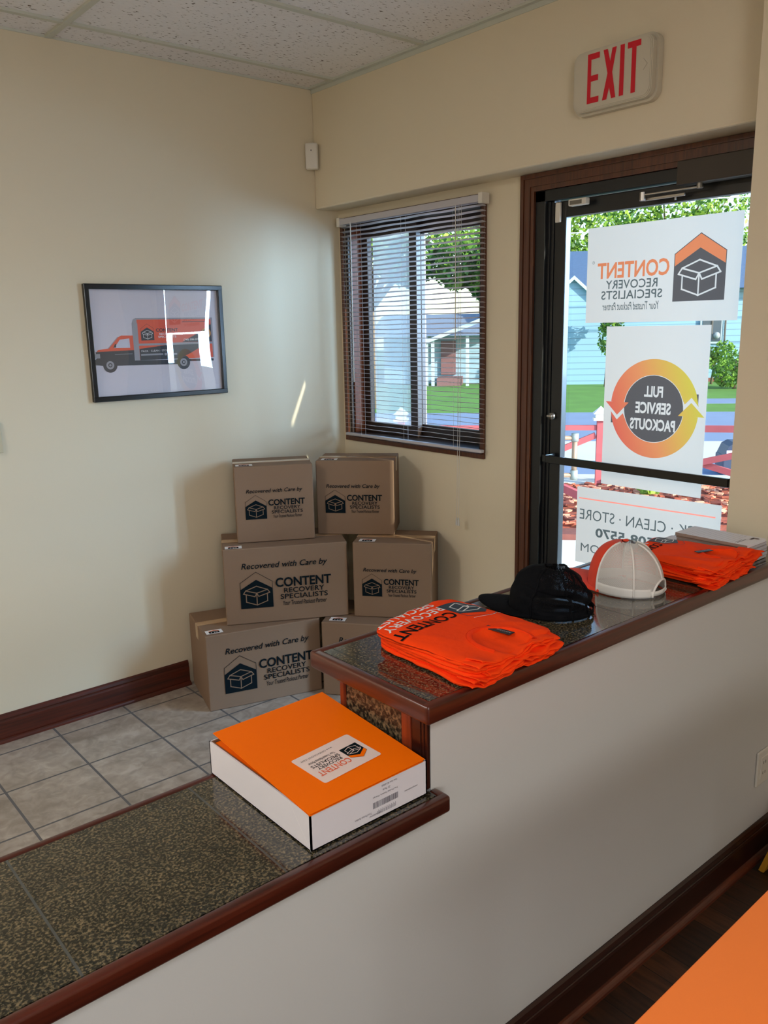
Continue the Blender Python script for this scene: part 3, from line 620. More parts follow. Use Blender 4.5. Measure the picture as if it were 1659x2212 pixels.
for k in range(9): a.text('|I', .066+.005*k, .069+.005*k, .047, .056, 1, lay=1)
a.build('barcode_print', lambda u, v, z: Vector((x1-.012-u, y0-.0004-z, z1-.004-v)), t)
def folder_mesh(c, th, seed, bend=.0):
    bm = new(); n = 10; lay = []
    for k in (0, 1):
        g = []
        for i in range(n+1):
            row = []
            for j in range(n+1):
                s, q = i/n, j/n
                p = (Vector(c[0])*(1-s)+Vector(c[1])*s)*(1-q) + (Vector(c[3])*(1-s)+Vector(c[2])*s)*q
                p.z += bend*math.sin(PI*s)*math.sin(PI*q) + k*th; row.append(bm.verts.new(p))
            g.append(row)
        lay.append(g)
    for i in range(n):
        for j in range(n):
            bm.faces.new((lay[1][i][j], lay[1][i+1][j], lay[1][i+1][j+1], lay[1][i][j+1])); bm.faces.new((lay[0][i][j], lay[0][i][j+1], lay[0][i+1][j+1], lay[0][i+1][j]))
    for i in range(n):
        for (p, q, r_, s_) in (((i, 0), (i+1, 0), 0, 0), ((i, n), (i+1, n), 0, 0), ((0, i), (0, i+1), 0, 0), ((n, i), (n, i+1), 0, 0)):
            bm.faces.new((lay[0][p[0]][p[1]], lay[0][q[0]][q[1]], lay[1][q[0]][q[1]], lay[1][p[0]][p[1]]))
    return bm
FG = 'orange folders in the white carton'
for k in range(3):
    z = .846 + .0042*k; d = (.002, -.001, .003)[k]
    o = link('pocket_folder', folder_mesh([(.699+d, 1.040, z), (.950, 1.038+d, z), (.951, 1.366, z+.001*k), (.699+d, 1.365, z)], .0016, k), fold_or)
    tag(o, ['lowest orange folder showing inside the white carton', 'orange folder second from the bottom in the white carton', 'orange folder just under the stickered one in the white carton'][k], 'folder', FG)
t = empty('pocket_folder', (.82, 1.19, .866), 'topmost orange pocket folder with a white logo sticker, lying over the open carton', 'folder', 0, FG)
FC = [(.686, 1.023, .8665), (.9475, 1.026, .8675), (.953, 1.352, .8880), (.695, 1.360, .8800)]
link('cover', folder_mesh(FC, .0010, 4, -.001), fold_or, t); link('inner_leaf', folder_mesh([(x+(.002 if i in (0, 3) else -.001), y+.002, z-.0045+(.002 if i > 1 else 0)) for i, (x, y, z) in enumerate(FC)], .0012, 5, -.001), fold_or, t)
def on_folder(x, y, zz):
    s = (x-.690)/.26; q = (y-1.024)/.33
    z = (FC[0][2]*(1-s)+FC[1][2]*s)*(1-q)+(FC[3][2]*(1-s)+FC[2][2]*s)*q - .001*math.sin(PI*s)*math.sin(PI*q)+.001
    return Vector((x, y, z+.0006+zz))
a = Art([mat('pale_sticker', (236, 214, 206), .4), ink, mat('sticker_orange', (228, 98, 60), .5), fold_or])
Wd, Hd = .138, .098
rp = []
for cx, cy, a0 in ((Wd-.005, Hd-.005, 0), (.005, Hd-.005, PI/2), (.005, .005, PI), (Wd-.005, .005, 1.5*PI)): rp += [(cx+.005*math.cos(a0+k*PI/8), cy+.005*math.sin(a0+k*PI/8)) for k in range(5)]
a.poly(rp, 0)
icon(a, .010, .034, .040, 1, 3, 0, lay=1)
a.text('CONTENT', .054, .128, .062, .078, 2, .03, lay=2); a.text('RECOVERY', .062, .118, .050, .059, 1, .02, lay=2); a.text('SPECIALISTS', .058, .124, .039, .048, 1, .02, lay=2)
a.text('Your Trusted Packout Partner', .060, .122, .029, .036, 1, .01, .2, lay=2); a.text('www.CRSPACKOUT.COM', .052, .126, .014, .0185, 1, lay=2, space=1.2)
ca, sa = math.cos(PI-.0+.07), math.sin(PI+.07)
a.build('sticker', lambda u, v, z: on_folder(.890+u*ca-v*sa, 1.186+u*sa+v*ca, z), t, 'white logo sticker')

# ------------------------------------------------------------------ folded shirts
def shirt(z0, c, th, seed, top=False, right=False, label='', group=''):
    """c = four corners (x,y): far-left, far-right, near-right, near-left. one folded shirt = two layers"""
    cx = sum(p[0] for p in c)/4; cy = sum(p[1] for p in c)/4
    t = empty('folded_shirt', (cx, cy, z0), label, 'shirt', 0, group); r = random.Random(seed)
    bm = new(); N = 44
    lays = 2; near0 = (Vector(c[3]+(0,)), Vector(c[2]+(0,)))
    for L in range(3):
        ph = [r.uniform(0, 6) for _ in range(4)]; n = 70; g = []; zm = z0 + th*(.22+.28*L); a_ = r.uniform(.02, .12) if L else 0; b_ = r.uniform(.85, 1.0)
        for i in range(n+1):
            u = a_+(b_-a_)*i/n; p = near0[0].lerp(near0[1], u); row = []
            fy = -.004+.006*noise.noise(Vector((p.x*20, L*3.1, seed)))+.004*noise.noise(Vector((p.x*60, L, seed)))
            for j in range(8):
                q = j/7; z = zm + (th*.30*math.sin(p.x*42+ph[0])+th*.16*math.sin(p.x*95+ph[1]))*(1-q)**1.0 + .0006
                curl = -.0022*max(0, 1-q*5)**2; z = max(z+curl, .9886)
                row.append((bm.verts.new((p.x, p.y+fy+q*.045, z+.0008)), bm.verts.new((p.x, p.y+fy+q*.045+.0006, max(z-.0012, .9876)))))
            g.append(row)
        for i in range(n):
            for j in range(7):
                bm.faces.new((g[i][j][0], g[i+1][j][0], g[i+1][j+1][0], g[i][j+1][0])); bm.faces.new((g[i][j][1], g[i][j+1][1], g[i+1][j+1][1], g[i+1][j][1]))
            bm.faces.new((g[i][0][0], g[i][0][1], g[i+1][0][1], g[i+1][0][0]))
        for i in (0, n):
            for j in range(7): bm.faces.new((g[i][j][0], g[i][j+1][0], g[i][j+1][1], g[i][j][1]))
    c = [c[0], c[1], (c[2][0], c[2][1]+.010), (c[3][0]+.004, c[3][1]+.010)]
    def crease(p):
        h = 0
        for (ax_, ay, bx_, by, am, w) in CREASE.get(right, ()):
            a2, b2 = Vector((ax_, ay)), Vector((bx_, by)); d = b2-a2; q = Vector((p.x, p.y))-a2; tt_ = max(0, min(1, q.dot(d)/d.length_squared)); dd = (q-d*tt_).length
            h += am*math.exp(-(dd/w)**2)*math.sin(PI*min(1, max(.0, .15+tt_*.8)))
        return h
    for L in range(lays):
        lt = th/lays; zb = z0 + L*lt; off = [(r.uniform(-.006, .006), r.uniform(-.006, .006)) for _ in range(4)]
        cc = [Vector((c[i][0]+off[i][0], c[i][1]+off[i][1], 0)) for i in range(4)]
        ph = [r.uniform(0, 6) for _ in range(6)]
        def pos(s, q):
            e = min(1-abs(s), 1-abs(q)); u = (s+1)/2; v = (q+1)/2
            # round the outline corners
            k = 1-.10*(abs(s)**6)*(abs(q)**6); s2, q2 = s*k, q*k; u, v = (s2+1)/2, (q2+1)/2
            p = (cc[3]*(1-u)+cc[2]*u)*(1-v) + (cc[0]*(1-u)+cc[1]*u)*v
            wob = .0065*noise.noise(Vector((p.x*14+seed*3, p.y*14, L*5+1)))+.003*noise.noise(Vector((p.x*40+seed, p.y*40, L*2))); d = Vector((p.x-cx, p.y-cy, 0)).normalized()
            p = p + d*wob*(1 if e < .12 else .3); return p, e
        grid = {}
        for side in (0, 1):
            for i in range(N+1):
                for j in range(N+1):
                    s, q = -1+2*i/N, -1+2*j/N
                    s = math.copysign(1-(1-abs(s))**1.35, s); q = math.copysign(1-(1-abs(q))**1.35, q)
                    p, e = pos(s, q); rr_ = .13 if (top and L == lays-1 and side) else .05; hgt = math.sqrt(max(0, 1-(1-min(1, e/rr_))**2))
                    wr = .0026*noise.noise(Vector((p.x*16+seed, p.y*13, L*3+side*9)))+.0035*noise.noise(Vector((p.x*6+seed*2, p.y*7, 4)))*(.3+.7*L)
                    edge = (.0028*math.sin(p.x*34+ph[0])+.0018*math.sin(p.x*77+ph[1]))*max(0, 1-(p.y-min(c[2][1], c[3][1]))/.07)   # open sleeve folds wave along the near edge
                    if top and L == lays-1: wr *= 1.0
                    zc = zb + lt*.5; z = zc + (1 if side else -1)*lt*(.56 if side else .42)*hgt + wr*(1 if side else .6) + edge*(.7 if side else .35)
                    z -= .010*max(0, (abs(s)-.55)/.45)**2*(1 if L else .3)*(.8 if not right else .5) if side and top else 0
                    z += crease(p) if top and side and L else 0
                    z = max(z, .9876)
                    if side == 0 and (i in (0, N) or j in (0, N)): continue
                    grid[side, i, j] = bm.verts.new((p.x, p.y, z))
            if side == 0: pass
        for i in range(N+1):
            for j in range(N+1):
                if (0, i, j) not in grid: grid[0, i, j] = grid[1, i, j]
        for i in range(N):
            for j in range(N):
                bm.faces.new([grid[1, i, j], grid[1, i+1, j], grid[1, i+1, j+1], grid[1, i, j+1]])
                q4 = []
                for w_ in (grid[0, i, j], grid[0, i, j+1], grid[0, i+1, j+1], grid[0, i+1, j]):
                    if w_ not in q4: q4.append(w_)
                try:
                    if len(q4) > 2: bm.faces.new(q4)
                except ValueError: pass
    return t, bm
CREASE = {False: ((1.24, 1.03, 1.30, 1.01, .004, .006), (1.22, 1.12, 1.31, 1.06, .004, .008), (1.10, 1.10, 1.05, 1.20, .002, .012), (1.23, .99, 1.25, 1.08, -.004, .006), (1.26, 1.10, 1.30, 1.20, .003, .010)),
          True: ((1.95, 1.02, 1.92, 1.16, .004, .008), (1.99, 1.03, 1.96, 1.12, -.004, .006), (2.07, 1.02, 2.13, 1.10, .005, .008), (2.03, 1.12, 2.12, 1.20, .004, .012), (1.96, 1.14, 2.06, 1.20, .003, .010))}
def carve_neck(bm, nx, ny, rx, ry, ztop):
    for v in bm.verts:
        if v.co.z > ztop-.016:
            d = math.hypot((v.co.x-nx)/rx, (v.co.y-ny)/ry)
            if d < 1: v.co.z -= .0095*(1-d**6) - .0015*math.sin(v.co.x*170)*(1-d)
            elif d < 1.3: v.co.z += .0012
def neck_parts(t, bvh, nx, ny, rx, ry, lab, a0=0, a1=2*PI):
    def hz(x, y):
        h = bvh.ray_cast(Vector((x, y, 1.3)), Vector((0, 0, -1)))[0]; return h.z if h else .99
    bm = new(); n = 60; g = []
    for i in range(n+1):
        ang = a0+(a1-a0)*i/n; row = []
        for j in range(7):
            k = 1.0+.24*j/6; x = nx+rx*k*math.cos(ang); y = ny+ry*k*math.sin(ang)
            row.append(bm.verts.new((x, y, hz(nx+rx*max(k, 1.03)*math.cos(ang), ny+ry*max(k, 1.03)*math.sin(ang))+.0014*math.sin(PI*j/6)+.0006 - (.004 if j == 0 else 0))))
        g.append(row)
    for i in range(n):
        for j in range(6): bm.faces.new((g[i][j], g[i+1][j], g[i+1][j+1], g[i][j+1]))
    o = link('collar', bm, sh_or2, t, True)
    bm = new(); tube(bm, [(nx+rx*1.27*math.cos(a0+(a1-a0)*i/n), ny+ry*1.27*math.sin(a0+(a1-a0)*i/n), hz(nx+rx*1.27*math.cos(a0+(a1-a0)*i/n), ny+ry*1.27*math.sin(a0+(a1-a0)*i/n))+.0003) for i in range(n+1)], .0006, 4)
    link('stitching', bm, sh_or2, t)
    (lx, ly, lw, lh, la) = lab; z = hz(lx, ly)+.0030
    M = Matrix.Translation((lx, ly, z)) @ Matrix.Rotation(la, 4, 'Z')
    bm = new(); box(bm, -lw/2, lw/2, -lh/2, lh/2, -.0003, .0009, bev=.0003, M=M); o = link('size_tag', bm, mat('tag_black', (24, 26, 30), .5), t); o['label'] = 'black neck label'
    a = Art([mat('tag_text', (170, 170, 175), .5)]); a.text('GILDAN', -.004, lw/2-.004, -.003, .003, 0); a.rect(-lw/2+.014, -lw/2+.0145, -lh/2+.002, lh/2-.002, 0)
    a.build('lettering', lambda u, v, zz: M @ Vector((u, v, .0013+zz)), o)
def print_on(t, bvh, O, ca, sa, art, name='printed_logo', sub=.012):
    def f(u, v, zz):
        x = O[0]+u*ca-v*sa; y = O[1]+u*sa+v*ca
        h = bvh.ray_cast(Vector((x, y, 1.3)), Vector((0, 0, -1)))
        if h[0] is None or h[0].z < 1.0: n_ = bvh.find_nearest(Vector((x, y, 1.02))); return n_[0]+n_[1]*(.0006)
        return Vector((x, y, h[0].z+.0007+zz))
    art.build(name, f, t, sub=sub)
GL = 'orange shirts folded at the near end of the raised counter'; GR = 'orange shirts folded by the notepads'
LC = [(1.030, 1.285), (1.300, 1.318), (1.315, .998), (1.035, .985)]
labsL = ['bottom folded orange shirt of the stack nearest the counter end', 'second folded orange shirt from the top in the stack nearest the counter end', 'topmost orange shirt of the stack nearest the counter end, logo and black tag showing']
for k in range(3):
    j = [(-.004, .004), (.004, -.006), (0, 0)][k]
    c = [(x+j[0]+(.016 if k == 0 and i == 0 else 0), y+j[1]) for i, (x, y) in enumerate(LC)]
    t, bm = shirt(.9876+k*.0165, c, .0165, 11+k, k == 2, False, labsL[k], GL)
    if k == 2:
        carve_neck(bm, 1.175, 1.042, .052, .062, .9876+3*.0165)
        bvh = BVHTree.FromBMesh(bm); link('body', bm, sh_or, t, True)
        neck_parts(t, bvh, 1.175, 1.042, .052, .062, (1.208, 1.082, .066, .019, -PI/2+.12), -.60, PI+.42)
        a = Art([blackc, whitep, navy]); icon(a, .0, -.018, .104, 2, None, 1, lay=0)
        a.line([(0, .05), (0, .087-.018+.018), (.052, .122-.018+.0), (.104, .087)], .0012, 1, 2)
        a.text('CONTENT', .112, .294, .020, .054, 0, .04); a.text('RECOVERY', .104, .282, -.018, .008, 1, .03, space=1.05); a.text('SPECIALISTS', .098, .292, -.052, -.027, 1, .03, space=1.05)
        print_on(t, bvh, (1.318, 1.262), math.cos(PI+.10), math.sin(PI+.10), a)
    else: link('body', bm, sh_or, t, True)
RC = [(1.905, 1.245), (2.110, 1.270), (2.160, 1.015), (1.885, .992)]
labsR = ['bottom folded orange shirt of the stack beside the notepads', 'second orange shirt from the bottom in the stack beside the notepads', 'second orange shirt from the top in the stack beside the notepads', 'topmost orange shirt of the stack beside the notepads']
for k in range(4):
    j = [(.012, -.002), (-.004, .004), (.008, -.004), (-.004, .003)][k]; R_ = [(0, 0), (.01, 0), (.03, 0), (0, .0)][k]
    c = [(x+j[0]+(R_[0] if i == 2 else 0), y+j[1]) for i, (x, y) in enumerate(RC)]
    t, bm = shirt(.9876+k*.0135, c, .0135, 31+k*3, k == 3, True, labsR[k], GR)
    if k == 3:
        carve_neck(bm, 2.045, 1.050, .040, .045, .9876+4*.0135)
        bvh = BVHTree.FromBMesh(bm); link('body', bm, sh_or, t, True)
        neck_parts(t, bvh, 2.045, 1.050, .040, .045, (2.030, 1.092, .050, .016, -.35), -.5, PI+.4)
        a = Art([blackc, whitep, navy]); icon(a, .0, -.0, .078, 2, None, 1, lay=0)
        a.text('CONTENT', .090, .22, .030, .058, 0, .04); a.text('RECOVERY', .100, .215, -.002, .018, 1, .03); a.text('SPECIALISTS', .095, .22, -.03, -.01, 1, .03)
        print_on(t, bvh, (2.100, 1.262), math.cos(PI+.05), math.sin(PI+.05), a)
    else: link('body', bm, sh_or, t, True)

# ------------------------------------------------------------------ caps
def cap(loc, head, R, Hh, m_front, m_mesh, m_seam, m_brim, label, dent=None, front_half=62):
    A = math.radians(head); t = empty('trucker_cap', loc, label, 'cap', A); M = WM(t)   # local +x = forward
    def P(az, s, off=0):
        """az measured from the front; s 0..1 up"""
        r = (1-s**2.35)**(1/2.35); fx = 1.13 if abs(az) < PI/2 else 1.06
        x = (R+off)*r*math.cos(az)*fx; y = (R+off)*r*math.sin(az)*.95; z = (Hh+off)*s*(1+.05*math.cos(az)*(1-s)*2)
        z *= 1+.10*math.cos(az)*r*.6
        p = Vector((x, y, z))
        if dent: p = dent(p, az, s)
        return p
    def shell(name, a0, a1, s0, s1, m, off=0, skip=None, na=40, ns=22, th=.0011):
        bm = new(); uvl = bm.loops.layers.uv.new('uv'); g = []
        for i in range(na+1):
            az = a0+(a1-a0)*i/na; g.append([(bm.verts.new(P(az, s0+(s1-s0)*j/ns, off)), az, s0+(s1-s0)*j/ns) for j in range(ns+1)])
        for i in range(na):
            for j in range(ns):
                q = (g[i][j], g[i+1][j], g[i+1][j+1], g[i][j+1])
                if skip and skip((q[0][1]+q[2][1])/2, (q[0][2]+q[2][2])/2): continue
                f = bm.faces.new([w[0] for w in q])
                for lp, w in zip(f.loops, q): lp[uvl].uv = (w[1]*R*math.cos(w[2]*1.1), w[2]*Hh*1.35)
        bmesh.ops.transform(bm, matrix=M, verts=bm.verts)
        o = link(name, bm, m, t, True)
        if th: md = o.modifiers.new('thickness', 'SOLIDIFY'); md.thickness = th
        return o
    fh = math.radians(front_half)
    shell('front_panel', -fh, fh, 0, .992, m_front, .0006)
    back = lambda az, s: (abs(abs(az)-PI) < .46*math.sqrt(max(0, 1-(s/.36)**2)) and s < .36)
    for i, (a0, a1) in enumerate(((fh, PI*.68), (PI*.68, PI), (-PI, -PI*.68), (-PI*.68, -fh))):
        shell('mesh_panel', a0, a1, 0, .992, m_mesh, 0, back, 34, 44, 0)
    shell('sweatband', -2.66, 2.66, .0, .20, m_seam, .0003, None, 80, 4)
    bm = new()
    for az in (-fh, fh, PI*.68, -PI*.68): tube(bm, [P(az, .02+.96*k/24, .0010) for k in range(25)], .0026, 6)
    tube(bm, [P(PI, .37+.61*k/16, .0010) for k in range(17)], .0026, 6)
    tube(bm, [P(PI+.46*math.cos(w), max(.0, .36*math.sin(w)), .001) for w in [PI*k/24 for k in range(25)]], .0028, 6)
    bmesh.ops.transform(bm, matrix=M, verts=bm.verts); link('seams', bm, m_seam, t, True)
    bm = new(); bmesh.ops.create_uvsphere(bm, u_segments=14, v_segments=8, radius=.0075)
    for v in bm.verts: v.co.z *= .5
    bmesh.ops.translate(bm, verts=bm.verts, vec=P(0, .999)+Vector((0, 0, .001))); bmesh.ops.transform(bm, matrix=M, verts=bm.verts); link('button', bm, m_front, t, True)
    bm = new(); ni, nj = 32, 12; g = []
    for i in range(ni+1):
        az = -1.18+2.36*i/ni; e = P(az, .015); row = []
        tip = R*1.13+.072
        for j in range(nj+1):
            q = j/nj; out = math.cos(az*1.33)**.6 if abs(az*1.33) < PI/2 else 0
            x = e.x + q*(.074*out); y = e.y*(1+.04*q*out); zz = .012 + .010*(1-(y/(R*.8))**2)*1.2*q - .004*q
            row.append(bm.verts.new((x, y, max(.003, zz - .006*(y/R)**2))))
        g.append(row)
    for i in range(ni):
        for j in range(nj): bm.faces.new((g[i][j], g[i+1][j], g[i+1][j+1], g[i][j+1]))
    bmesh.ops.transform(bm, matrix=M, verts=bm.verts); o = link('brim', bm, m_brim, t, True); md = o.modifiers.new('thickness', 'SOLIDIFY'); md.thickness = .003
    bm = new(); g = []
    for i in range(17):
        az = PI-.50+1.0*i/16; p = P(az, .02, .001); q = P(az, .12, .001); p.z, q.z = .003, .015; q.x, q.y = p.x, p.y; g.append((bm.verts.new(p), bm.verts.new(q)))
    for i in range(16): bm.faces.new((g[i][0], g[i+1][0], g[i+1][1], g[i][1]))
    for k in range(5):
        p = P(PI+.05+.07*k, .05, .003); p.z = .009; tube(bm, [p, p*1.012], .0016, 6)
    bmesh.ops.transform(bm, matrix=M, verts=bm.verts); o = link('snap_strap', bm, m_seam, t, True); md = o.modifiers.new('thickness', 'SOLIDIFY'); md.thickness = .0016
    return t
white_net = mesh_cloth('white_mesh_cloth', (216, 212, 206), .30, 2000); black_net = mesh_cloth('black_mesh_cloth', (9, 10, 14), .52, 2000)
cap((1.765, 1.150, .9874), 99, .0875, .122, cap_or, white_net, cap_wh, cap_or, 'trucker cap with white mesh back and orange front, between the black cap and shirts')
def dent(p, az, s):
    k = max(0, math.cos(az-1.9)); k2 = max(0, math.cos(az-2.7)); p = p.copy()
    p.z -= .020*k*math.exp(-((s-.74)/.20)**2) - .006*math.exp(-((s-.8)/.2)**2)*max(0, math.cos(az-.3))
    f = 1-.24*k*math.exp(-((s-.60)/.10)**2)+.06*k*math.exp(-((s-.42)/.08)**2)-.10*k2*math.exp(-((s-.25)/.10)**2)+.05*k2*math.exp(-((s-.08)/.1)**2); p.x *= f; p.y *= f
    w = (.008*abs(noise.noise(p*30+Vector((3, 1, 2))))+.005*noise.noise(p*55))*(1 if s > .1 else .2)*(1 if abs(az) > .9 else .3); n = Vector((p.x, p.y, p.z*.4)).normalized(); return p+n*w
cap((1.500, 1.178, .9874), 124, .0880, .104, blackc, black_net, blackc, blackc, 'crumpled black trucker cap with mesh back, in front of the white and orange one', dent, 66)

# ------------------------------------------------------------------ notepads and flat papers
PG = 'pads in the notepad stack by the pillar'
plab = ['bottom white notepad of the stack beside the pillar', 'second notepad from the bottom of the stack beside the pillar', 'third notepad from the bottom of the stack beside the pillar', 'third notepad from the top of the stack beside the pillar', 'second notepad from the top of the stack beside the pillar', 'topmost notepad with a printed heading, beside the pillar']
for k in range(6):
    d = [(.004, .0), (.002, -.003), (.006, .001), (.000, -.002), (.004, .002), (-.006, 0)][k]; z = .9862+.0092*k
    x0, x1, y0, y1 = 2.180+d[0], 2.288+d[0], 1.045+d[1], 1.262+d[1]
    t = empty('notepad', ((x0+x1)/2, (y0+y1)/2, z), plab[k], 'notepad', 0, PG)
    link('backing_board', bx(x0, x1, y0, y1, z, z+.0010), grey_board, t)
    bm = new(); box(bm, x0+.0004, x1, y0, y1, z+.0011, z+.0088); link('sheets', bm, [paper_edge] if k < 5 else paper_w, t)
    link('glue_binding', bx(x0-.0002, x0+.0003, y0, y1, z+.0011, z+.0087), grey_board, t)
    if k == 5:
        a = Art([mat('thin_rule', (150, 150, 156), .6), mat('pad_print', (70, 62, 66), .6), mat('pad_logo', (70, 34, 34), .6)])
        for i in range(13): a.rect(.052+i*.0115, .0526+i*.0115, .006, .102, 0)
        a.disc(.016, .090, .006, 2); a.rect(.022, .030, .070, .094, 1, 1); a.rect(.034, .036, .012, .062, 1); a.rect(.040, .0415, .012, .052, 1)
        a.build('print', lambda u, v, zz: Vector((x0+v, y0+u, z+.0091+zz)), t)
t = link('paper_sheet', bx(2.225, 2.318, 1.262, 1.355, .9871, .9895), paper_w); tag(t, 'flat white papers sticking out past the far end of the notepads', 'paper')

# ------------------------------------------------------------------ orange tabletop and yellow stand
t = empty('table', (1.0, -.4, 0), 'bright orange table corner in the foreground at the lower right', 'table')
M = Matrix.Translation((.60, .495, 0)) @ Matrix.Rotation(math.radians(1.2), 4, 'Z')
link('tabletop', bx(0, 1.2, -.75, 0, .722, .750, bev=.002, M=M), mat('orange_laminate', (255, 134, 56), .5), t)
for lx, ly in ((.06, -.06), (1.14, -.06), (.06, -.69), (1.14, -.69)): link('leg', bx(lx-.02, lx+.02, ly-.02, ly+.02, 0, .722, M=M), black_al, t)
t = empty('floor_sign', (2.36, .93, 0), 'yellow plastic floor stand on the planks at the right edge', 'floor sign')
yel = mat('dull_yellow_plastic', (196, 140, 28), .5)
for s in (-1, 1):
    bm = new(); prism(bm, [(-.115, 0), (-.085, 0), (-.07, .02), (.07, .02), (.085, 0), (.115, 0), (.06, .20), (.05, .21), (-.05, .21), (-.06, .20)], 0, -.008, .008)
    bmesh.ops.transform(bm, matrix=Matrix.Translation((2.395, .93-s*0+s*.0, 0)) @ Matrix.Rotation(math.radians(90), 4, 'Z') @ Matrix.Translation((s*.095, 0, 0)) @ Matrix.Rotation(-s*math.radians(9), 4, 'Y') if False else Matrix.Translation((2.415, .93, 0)) @ Matrix.Translation((0, -s*.055, 0)) @ Matrix.Rotation(-s*math.radians(14), 4, 'X') @ Matrix.Rotation(PI/2, 4, 'Z'), verts=bm.verts)
    link('panel', bm, yel, t)

# ------------------------------------------------------------------ outdoors: X(t, d, z) runs along and away from the view through the door
NN, TT = Vector((.75, .6614, 0)), Vector((.6614, -.75, 0))
def X(t, d, z): return NN*d + TT*t + Vector((0, 0, z))
MX = Matrix(((TT.x, NN.x, 0, 0), (TT.y, NN.y, 0, 0), (0, 0, 1, 0), (0, 0, 0, 1)))   # local (t, d, z)
def ex(bm): bmesh.ops.transform(bm, matrix=MX, verts=bm.verts); return bm
GZ = -.30
asphalt = mat('asphalt', (118, 138, 172), .85, bump=(30, .2), vary=(2, .12)); concrete = mat('concrete', (200, 196, 188), .85, bump=(20, .1), vary=(3, .06))
grass_m = mat('lawn', (84, 132, 48), .9, bump=(12, .4), vary=(1.4, .35)); mulch_m = mat('red_mulch', (168, 84, 60), .9, bump=(18, 1), vary=(16, .6)); brick_m = mat('brick_edging', (120, 66, 56), .85, vary=(12, .35))
def strip(name, t0, t1, d0, d1, z0, z1, m, label=None, cat=None):
    bm = bx(t0, t1, d0, d1, z0, z1); o = link(name, ex(bm), m)
    o['kind'] = 'structure'; return o
strip('ground_lawn', -60, 60, 18.9, 70, GZ-.2, GZ, grass_m); strip('ground_road', -60, 60, 14.2, 18.9, GZ-.2, GZ-.005, asphalt)
strip('ground_pavement', -60, 60, 12.2, 14.2, GZ-.2, GZ, concrete); strip('ground_parking', -60, 60, 10.9, 12.2, GZ-.2, GZ-.01, asphalt)
strip('ground_kerb', -60, 60, 10.3, 10.9, GZ-.2, GZ+.02, concrete); strip('ground_walk', -60, 60, -40, 7.62, GZ-.2, GZ-.02, concrete)
strip('ground_footpath', 3.2, 60, 20.7, 22.0, GZ-.05, GZ+.006, asphalt)
o = link('mulch_bed', ex(bx(-8, 14, 7.9, 10.3, GZ-.1, GZ)), mulch_m); bm = new(); rr = random.Random(5)
tag(o, 'bed of red bark mulch between the walk and the parking lot', 'mulch', kind='stuff')
bm = new()
for k in range(900):
    tt, dd = rr.uniform(-.4, 3.4), rr.uniform(8.0, 10.2); s = rr.uniform(.02, .06)
    Mk = MX @ Matrix.Translation((tt, dd, GZ+.035)) @ Matrix.Rotation(rr.uniform(0, 6), 4, 'Z') @ Matrix.Rotation(rr.uniform(-.5, .5), 4, 'X')
    box(bm, -s, s, -s*.5, s*.5, -.008, .008, M=Mk, mi=rr.randrange(3))
o = link('mulch_chips', bm, [mulch_m, mat('pale_chip', (214, 150, 120), .9), mat('dark_chip', (110, 50, 40), .9)]); tag(o, 'loose red and pale bark chips scattered over the mulch bed', 'mulch', kind='stuff')
o = link('brick_edging', ex(bx(-8, 14, 7.64, 7.88, GZ-.1, GZ+.03)), brick_m); tag(o, 'low red brick edging along the front of the mulch bed', 'edging')
# red timber rails
redp = mat('red_stained_timber', (178, 84, 90), .7, vary=(6, .15)); capw = mat('white_post_cap', (226, 226, 222), .5)
def post(r0, t_, d_, z1, capped=True):
    r = link('post', ex(bx(t_-.04, t_+.04, d_-.04, d_+.04, GZ+.005, z1)), redp, r0)
    if capped:
        bm = new(); box(bm, t_-.085, t_+.085, d_-.085, d_+.085, z1, z1+.03); box(bm, t_-.06, t_+.06, d_-.06, d_+.06, z1+.03, z1+.08)
        v = [bm.verts.new(p) for p in ((t_-.09, d_-.09, z1+.08), (t_+.09, d_-.09, z1+.08), (t_+.09, d_+.09, z1+.08), (t_-.09, d_+.09, z1+.08), (t_, d_, z1+.17))]
        bm.faces.new(v[:4][::-1]); [bm.faces.new((v[i], v[(i+1) % 4], v[4])) for i in range(4)]
        link('post_cap', ex(bm), capw, r)['label'] = 'white pointed post cap'
def bar(r0, name, p, q, w, h):
    p, q = X(*p), X(*q); bm = new(); d = q-p; L = d.length; box(bm, 0, L, -w/2, w/2, -h/2, h/2)
    ax = d.normalized(); sd = Vector((0, 0, 1)).cross(ax).normalized(); u = ax.cross(sd)
    bmesh.ops.transform(bm, matrix=Matrix(((ax.x, sd.x, u.x, p.x), (ax.y, sd.y, u.y, p.y), (ax.z, sd.z, u.z, p.z), (0, 0, 0, 1))), verts=bm.verts)
    link(name, bm, redp, r0)
fe = empty('timber_fence', X(1.1, 10.2, GZ), 'red timber railing with capped posts and crossed braces outside the door', 'fence')
post(fe, 1.10, 10.2, .50); post(fe, -1.30, 10.2, .50); post(fe, 3.30, 9.2, .62)
bar(fe, 'top_rail', (-1.25, 10.2, .41), (1.06, 10.2, .41), .04, .06); bar(fe, 'top_rail', (1.14, 10.18, .41), (3.26, 9.22, .50), .04, .075)
bar(fe, 'brace', (1.05, 10.2, .32), (-.25, 10.2, -.24), .04, .07)
bar(fe, 'brace', (1.15, 10.14, -.24), (3.25, 9.2, .42), .04, .07); bar(fe, 'brace', (1.15, 10.20, .34), (3.25, 9.25, -.24), .04, .07)
fb = empty('landscape_timber', X(.7, 8.5, GZ), 'red timber lying aslant over the bark mulch at the left of the door glass', 'timber'); bar(fb, 'beam', (.30, 8.9, .06), (1.15, 8.1, -.20), .05, .08)
t = empty('pipe_handrail', X(.5, 6.5, .4), 'weathered copper-coloured pipe handrail close outside the door', 'handrail'); pipe = mat('copper_pipe', (150, 120, 98), .45, .4)
